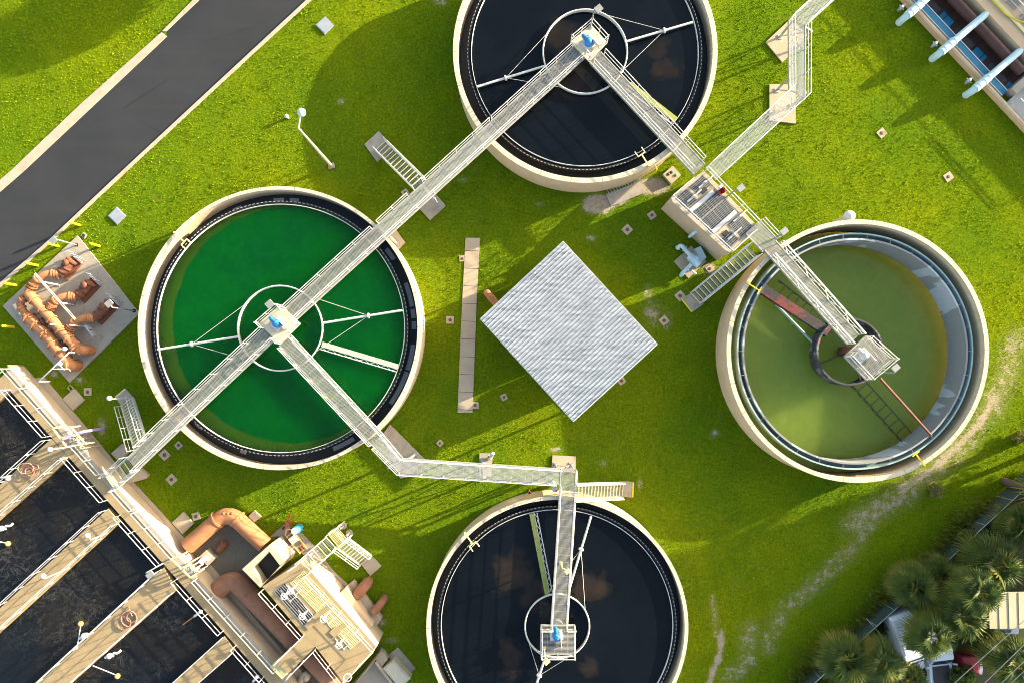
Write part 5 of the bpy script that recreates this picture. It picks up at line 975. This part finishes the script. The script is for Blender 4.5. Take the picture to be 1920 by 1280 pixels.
for i, (x, y, rx, rz, sz, tlo, thi, lb) in enumerate([(1796, 1110, 1.5, .8, .17, .0, .3, 'dark green bush between the two upper palms'), (1850, 1005, 1.3, .7, .15, .0, .35, 'dark green bush behind the spiky yellow green shrub'), (1693, 1170, 1.0, .6, .14, .0, .35, 'dark green bush beside the upper end of the white van'),
        (1840, 1200, 1.3, .7, .16, .0, .3, 'dark green bush just above the red tarp'), (1782, 1200, .9, .5, .15, .0, .3, 'dark green bush at the back of the pickup truck'), (1800, 1272, 1.1, .6, .16, .05, .4, 'green bush at the photo bottom in front of the pickup truck'), (1746, 1062, 1.1, .7, .14, .35, .7, 'bright green vine heap on the fence above the leftmost palm'),
        (1818, 1010, .9, .6, .14, .3, .65, 'bright green vine heap on the fence near the spiky shrub'), (1655, 1262, 1.2, .5, .15, .0, .35, 'dark green bush below the white van at the photo bottom'), (1880, 1000, 1.2, .8, .16, .1, .4, 'green bush under the palm at the right photo edge'), (1588, 1212, .8, .6, .14, .4, .7, 'bright green vine heap on the fence above the lowest palm')]):
    p = P(x, y, 1.2); t2 = thing('bush', lb, 'bush', (p.x, p.y, 0), 'bushes among the palms'); v_, f_, ti = leafball(140 + i, 1500, rx, rz, sz, rz + .6, tlo, thi); raw_mesh('foliage', v_, f_, ti, M['leaf'], t2); MB().tube([(p.x, p.y, 0), (p.x + .1, p.y, 1.0)], .05, 6).build('stem', M['bark'], t2)
# plot ground and weeds along the fence
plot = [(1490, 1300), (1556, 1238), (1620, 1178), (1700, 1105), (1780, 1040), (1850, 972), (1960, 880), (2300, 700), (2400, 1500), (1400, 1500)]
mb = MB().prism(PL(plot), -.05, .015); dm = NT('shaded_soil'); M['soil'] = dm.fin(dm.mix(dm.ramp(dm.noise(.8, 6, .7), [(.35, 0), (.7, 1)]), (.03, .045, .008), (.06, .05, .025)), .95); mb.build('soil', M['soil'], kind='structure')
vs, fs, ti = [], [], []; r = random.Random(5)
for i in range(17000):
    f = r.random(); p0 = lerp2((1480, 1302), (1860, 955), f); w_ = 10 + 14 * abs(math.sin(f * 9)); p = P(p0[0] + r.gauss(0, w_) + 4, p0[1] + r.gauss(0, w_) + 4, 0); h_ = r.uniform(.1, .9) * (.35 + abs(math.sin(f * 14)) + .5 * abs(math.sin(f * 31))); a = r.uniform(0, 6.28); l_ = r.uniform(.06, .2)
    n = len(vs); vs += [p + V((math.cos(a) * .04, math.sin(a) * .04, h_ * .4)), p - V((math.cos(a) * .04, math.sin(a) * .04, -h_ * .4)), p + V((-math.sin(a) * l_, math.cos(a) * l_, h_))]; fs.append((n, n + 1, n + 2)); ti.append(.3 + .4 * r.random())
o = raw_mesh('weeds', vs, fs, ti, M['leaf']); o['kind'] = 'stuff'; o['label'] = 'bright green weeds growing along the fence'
# chain link fence with dark screen
FT = [(1470, 1330), (1538, 1270), (1611, 1203), (1677, 1143), (1757, 1069), (1848, 984), (1950, 890)]; ft = PL(FT, 1.75); q = V((ft[0].x, ft[0].y, 0)); t = thing('fence', 'dark screened wire fence with a pale top rail running through the weeds', 'fence', q)
MB().tube(ft, .03, 6).build('top_rail', M['galv'], t); scr = NT('dark_fence_screen'); M['screen'] = scr.fin((.03, .055, .05), .8); mb = MB()
for a, b in zip(ft, ft[1:]): mb.beam(a - UZ * .86, b - UZ * .86, .02, 1.6)
mb.build('screen', M['screen'], t)
for a, b in zip(ft, ft[1:]):
    for f in (0, .5):
        p = a.lerp(b, f); MB().tube([V((p.x, p.y, -.05)), p + UZ * .04], .035, 8).build('post', M['galv'], t)
for k in (2, 1):
    p = ft[k].lerp(ft[k + 1], .45); d = (ft[k + 1] - ft[k]).normalized().cross(UZ); MB().beam(p - d * .9 - UZ * .05, p + d * .9 - UZ * .3, .05, .05).build('cross_arm', M['teal'], t)
# vehicles and roof
def vehicle(label, cx, cy, hx, hy, L, W, Hh, kind):
    p = P(cx, cy, Hh); p.z = 0; d = V((hx, -hy, 0)).normalized(); s_ = d.cross(UZ); t = thing('white_van' if kind == 'van' else 'pickup_truck', label, 'van' if kind == 'van' else 'truck', p)
    def body(prof, w_, name, m):   # side profile (along, up) extruded across
        mb = MB(); n = len(prof); A = [p + d * x + UZ * z + s_ * (w_ / 2 - .06 * (z > Hh * .7)) for x, z in prof]; B_ = [q_ - s_ * (w_ - .12 * (q_.z > Hh * .7)) for q_ in A]
        mb.add(A + B_, [tuple(range(n)), tuple(range(2 * n - 1, n - 1, -1))] + [(i, i + n, (i + 1) % n + n, (i + 1) % n) for i in range(n)]); o = mb.build(name, m, t); bv = o.modifiers.new('bevel', 'BEVEL'); bv.width = .09; bv.segments = 3; bv.limit_method = 'ANGLE'; return o
    h = L / 2
    if kind == 'van':
        body([(-h, .35), (h, .35), (h, .95), (h - .75, 1.15), (h - 1.5, Hh - .08), (h - 1.9, Hh), (-h + .15, Hh), (-h, Hh - .25)], W, 'body', M['carw'])
        a, b = p + d * (h - .72) + UZ * 1.22, p + d * (h - 1.42) + UZ * (Hh - .1); MB().beam(a, b, W * .8, .03, up=V((d.x, d.y, .8))).build('windscreen', M['glass'], t); mb = MB()
        for k in (-1, 1): mb.beam(p + s_ * k * W * .36 - d * (h - .3) + UZ * (Hh + .03), p + s_ * k * W * .36 + d * (h - 2.0) + UZ * (Hh + .03), .05, .05)
        for k in range(7): mb.beam(p - s_ * W * .3 + d * (-h + .6 + .5 * k) + UZ * (Hh + .006), p + s_ * W * .3 + d * (-h + .6 + .5 * k) + UZ * (Hh + .006), .08, .03)
        mb.build('roof_rail', M['carw'], t)
    else:
        body([(-h, .4), (h, .4), (h, .85), (h - .1, .98), (h - 1.3, 1.05), (-h, 1.05)], W, 'body', M['carw']); body([(-.9, 1.04), (.75, 1.04), (.2, Hh), (-.75, Hh)], W * .92, 'cab', M['carw']); MB().beam(p + d * .74 + UZ * 1.1, p + d * .26 + UZ * (Hh - .05), W * .78, .03, up=V((d.x, d.y, .9))).build('windscreen', M['glass'], t)
        MB().prism([p + d * x + s_ * y for x, y in ((.9, -W * .36), (h - .15, -W * .36), (h - .15, W * .36), (.9, W * .36))], 1.02, 1.09).build('engine', M['dark'], t)
        for k in (-1, 1): MB().beam(p + d * .8 + s_ * k * W * .5 + UZ * 1.15, p + d * .85 + s_ * k * (W * .5 + .3) + UZ * 1.2, .1, .16).build('mirror', M['carw'], t)
    for x in (-h + .8, h - .85):
        for k in (-1, 1): c_ = p + d * x + s_ * k * (W / 2 - .1) + UZ * .34; MB().tube([c_ - s_ * .11, c_ + s_ * .11], .34, 20).build('wheel', M['tyre'], t)
vehicle('white van with roof rails half hidden under a palm by the fence', 1711, 1212, .32, .95, 5.0, 1.85, 2.1, 'van'); vehicle('white pickup truck with its dark engine open under the palms', 1770, 1232, .12, .99, 4.8, 1.8, 1.65, 'truck')
t = thing('canopy', 'flat beige metal roof between the palms at the right photo edge', 'roof', P(1905, 1145, 0)); rq = PL([(1853, 1110), (1985, 1108), (1985, 1176), (1856, 1178)], 2.5); MB().prism(rq, 2.42, 2.5).build('roof_sheet', M['beigeroof'], t); mb = MB()
for k in range(1, 7): f = k / 7; mb.beam(rq[0].lerp(rq[1], f) + UZ * .02, rq[3].lerp(rq[2], f) + UZ * .02, .05, .04)
mb.build('roof_seam', M['beigeroof'], t)
for c_ in rq: MB().tube([V((c_.x * .995, c_.y * .995, 0)), V((c_.x * .995, c_.y * .995, 2.42))], .05, 8).build('post', M['galv'], t)
p = P(1875, 1186, 1.4); t = thing('car', 'pale car roof showing below the beige canopy edge', 'car', (p.x, p.y, 0)); mb = MB(); mb.prism(PL([(1862, 1168), (1912, 1168), (1912, 1189), (1866, 1188)], 1.4), .4, 1.4); o = mb.build('body', M['carw'], t); bv = o.modifiers.new('bevel', 'BEVEL'); bv.width = .15; bv.segments = 3; MB().prism(PL([(1876, 1179), (1896, 1179), (1896, 1186), (1876, 1186)], 1.4), 1.4, 1.42).build('sunroof', M['glass'], t)
p = P(1824, 1244, .9); t = thing('tarp', 'dark red tarp over a low load beside the pickup truck', 'tarp', (p.x, p.y, 0)); mb = MB(); g_ = PL([(1804.5, 1230), (1838, 1229), (1836, 1263), (1806, 1255)], 1.0); mb.prism(g_, .1, 1.0); o = mb.build('cover', M['tarp'], t); bv = o.modifiers.new('bevel', 'BEVEL'); bv.width = .12; bv.segments = 3; MB().prism(PL([(1838, 1229), (1845, 1228), (1842, 1264), (1836, 1263)], .9), .1, .9).build('grey_end', M['galv'], t)
for a, b, lb in (((1740, 1324), (1960, 1127), 'the first of four, crossing the red tarp'), ((1790, 1334), (1975, 1155), 'the second of four from the tarp'), ((1830, 1326), (1975, 1186), 'the third of four from the tarp'), ((1850, 1324), (1985, 1195), 'the outermost of four in the lower right corner')):
    p, q = P(*a, 8.5), P(*b, 8.5); e = (q - p) * 1.2; tag(MB().tube([p - e, p, q, q + e], .022, 5).build('power_line', M['grey'], loc=p), 'thin overhead power line, ' + lb, 'power line', 'power lines over the palms')

# ------------------------------------------------------------------ grass blades over the lawn
def in_poly(x, y, poly):
    r_ = np.zeros(len(x), bool); n = len(poly)
    for i in range(n):
        (x0, y0), (x1, y1) = poly[i], poly[i - 1]
        if y0 == y1: continue
        r_ ^= ((y0 > y) != (y1 > y)) & (x < (x1 - x0) * (y - y0) / (y1 - y0) + x0)
    return r_
NB = 420000
gx = rng.uniform(-60, 1985, NB); gy = rng.uniform(-60, 1345, NB); keep = np.ones(NB, bool)
for h_ in HOLES + [plot]:
    hx, hy = [a for a, b in h_], [b for a, b in h_]; bb = np.where(keep & (gx > min(hx)) & (gx < max(hx)) & (gy > min(hy)) & (gy < max(hy)))[0]; keep[bb[in_poly(gx[bb], gy[bb], h_)]] = False
wx, wy = (gx - NX) * H / F, -(gy - NY) * H / F
for (a, b, r_) in DISCS: keep &= (wx - a) ** 2 + (wy - b) ** 2 > r_ * r_
keep &= rng.uniform(0, 1, NB) > np.clip(sand_at(wx, wy) * 1.6 - .1, 0, .97)
wx, wy = wx[keep], wy[keep]; n = len(wx); az = rng.uniform(0, 2 * np.pi, n); pat = .5 + .5 * np.sin(wx * .9 + 1.3 * np.sin(wy * .7)) * np.sin(wy * 1.1 + np.sin(wx * .53) * 1.7)
clump = np.clip(.5 + .9 * np.sin(wx * 5.3 + 2 * np.sin(wy * 3.1)) * np.sin(wy * 4.7 + 2 * np.sin(wx * 2.3)), .15, 1.3); hh = rng.uniform(.04, .13, n) * (.65 + .5 * pat) * (.6 + .6 * clump); wd = rng.uniform(.02, .042, n); ln = rng.uniform(.02, .09, n); la = rng.uniform(0, 2 * np.pi, n)
vv = np.zeros((n, 3, 3), np.float32); cx_, cy_ = np.cos(az) * wd, np.sin(az) * wd
vv[:, 0] = np.stack([wx - cx_, wy - cy_, np.full(n, -.01)], 1); vv[:, 1] = np.stack([wx + cx_, wy + cy_, np.full(n, -.01)], 1); vv[:, 2] = np.stack([wx + np.cos(la) * ln, wy + np.sin(la) * ln, hh], 1)
me = bpy.data.meshes.new('grass'); me.vertices.add(3 * n); me.vertices.foreach_set('co', vv.ravel()); me.loops.add(3 * n); me.loops.foreach_set('vertex_index', np.arange(3 * n, dtype=np.int32))
me.polygons.add(n); me.polygons.foreach_set('loop_start', np.arange(n, dtype=np.int32) * 3); me.polygons.foreach_set('loop_total', np.full(n, 3, np.int32)); me.update()
at = me.attributes.new('tint', 'FLOAT', 'FACE'); at.data.foreach_set('value', np.clip(rng.normal(.48, .15, n), 0, 1).astype(np.float32))
t = NT('grass_blades'); v = t.math('ADD', t.math('ADD', t.attr('tint'), t.math('MULTIPLY', t.math('SUBTRACT', t.noise(.14, 7, .66), .5), 2.6)), t.math('ADD', t.math('ADD', t.math('MULTIPLY', t.math('SUBTRACT', t.noise(1.0, 3, .6, t.scaled((1, .07, 1), .86)), .5), .9), t.math('MULTIPLY', t.math('SUBTRACT', t.noise(2.2, 5, .75), .5), 1.1)), t.math('MULTIPLY', t.math('SUBTRACT', t.noise(8, 3, .7), .5), 1.0))); c = t.ramp(v, [(.05, (.085, .17, .008)), (.35, (.148, .25, .007)), (.7, (.228, .305, .006)), (1, (.29, .315, .014))])
t.fin(c, .8, 0, 0); tl = t.n('ShaderNodeBsdfTranslucent'); t.l(c, tl.inputs[0]); mx = t.n('ShaderNodeMixShader'); mx.inputs[0].default_value = .35; t.l(t.b.outputs[0], mx.inputs[1]); t.l(tl.outputs[0], mx.inputs[2]); t.l(mx.outputs[0], t.t.nodes['Material Output'].inputs[0])
me.materials.append(t.m); o = bpy.data.objects.new('grass', me); COL.objects.link(o); o['kind'] = 'stuff'; o['label'] = 'mown green lawn between the tanks'
for o in [o for o in bpy.data.objects if o.type == 'EMPTY' and not o.children]: bpy.data.objects.remove(o)
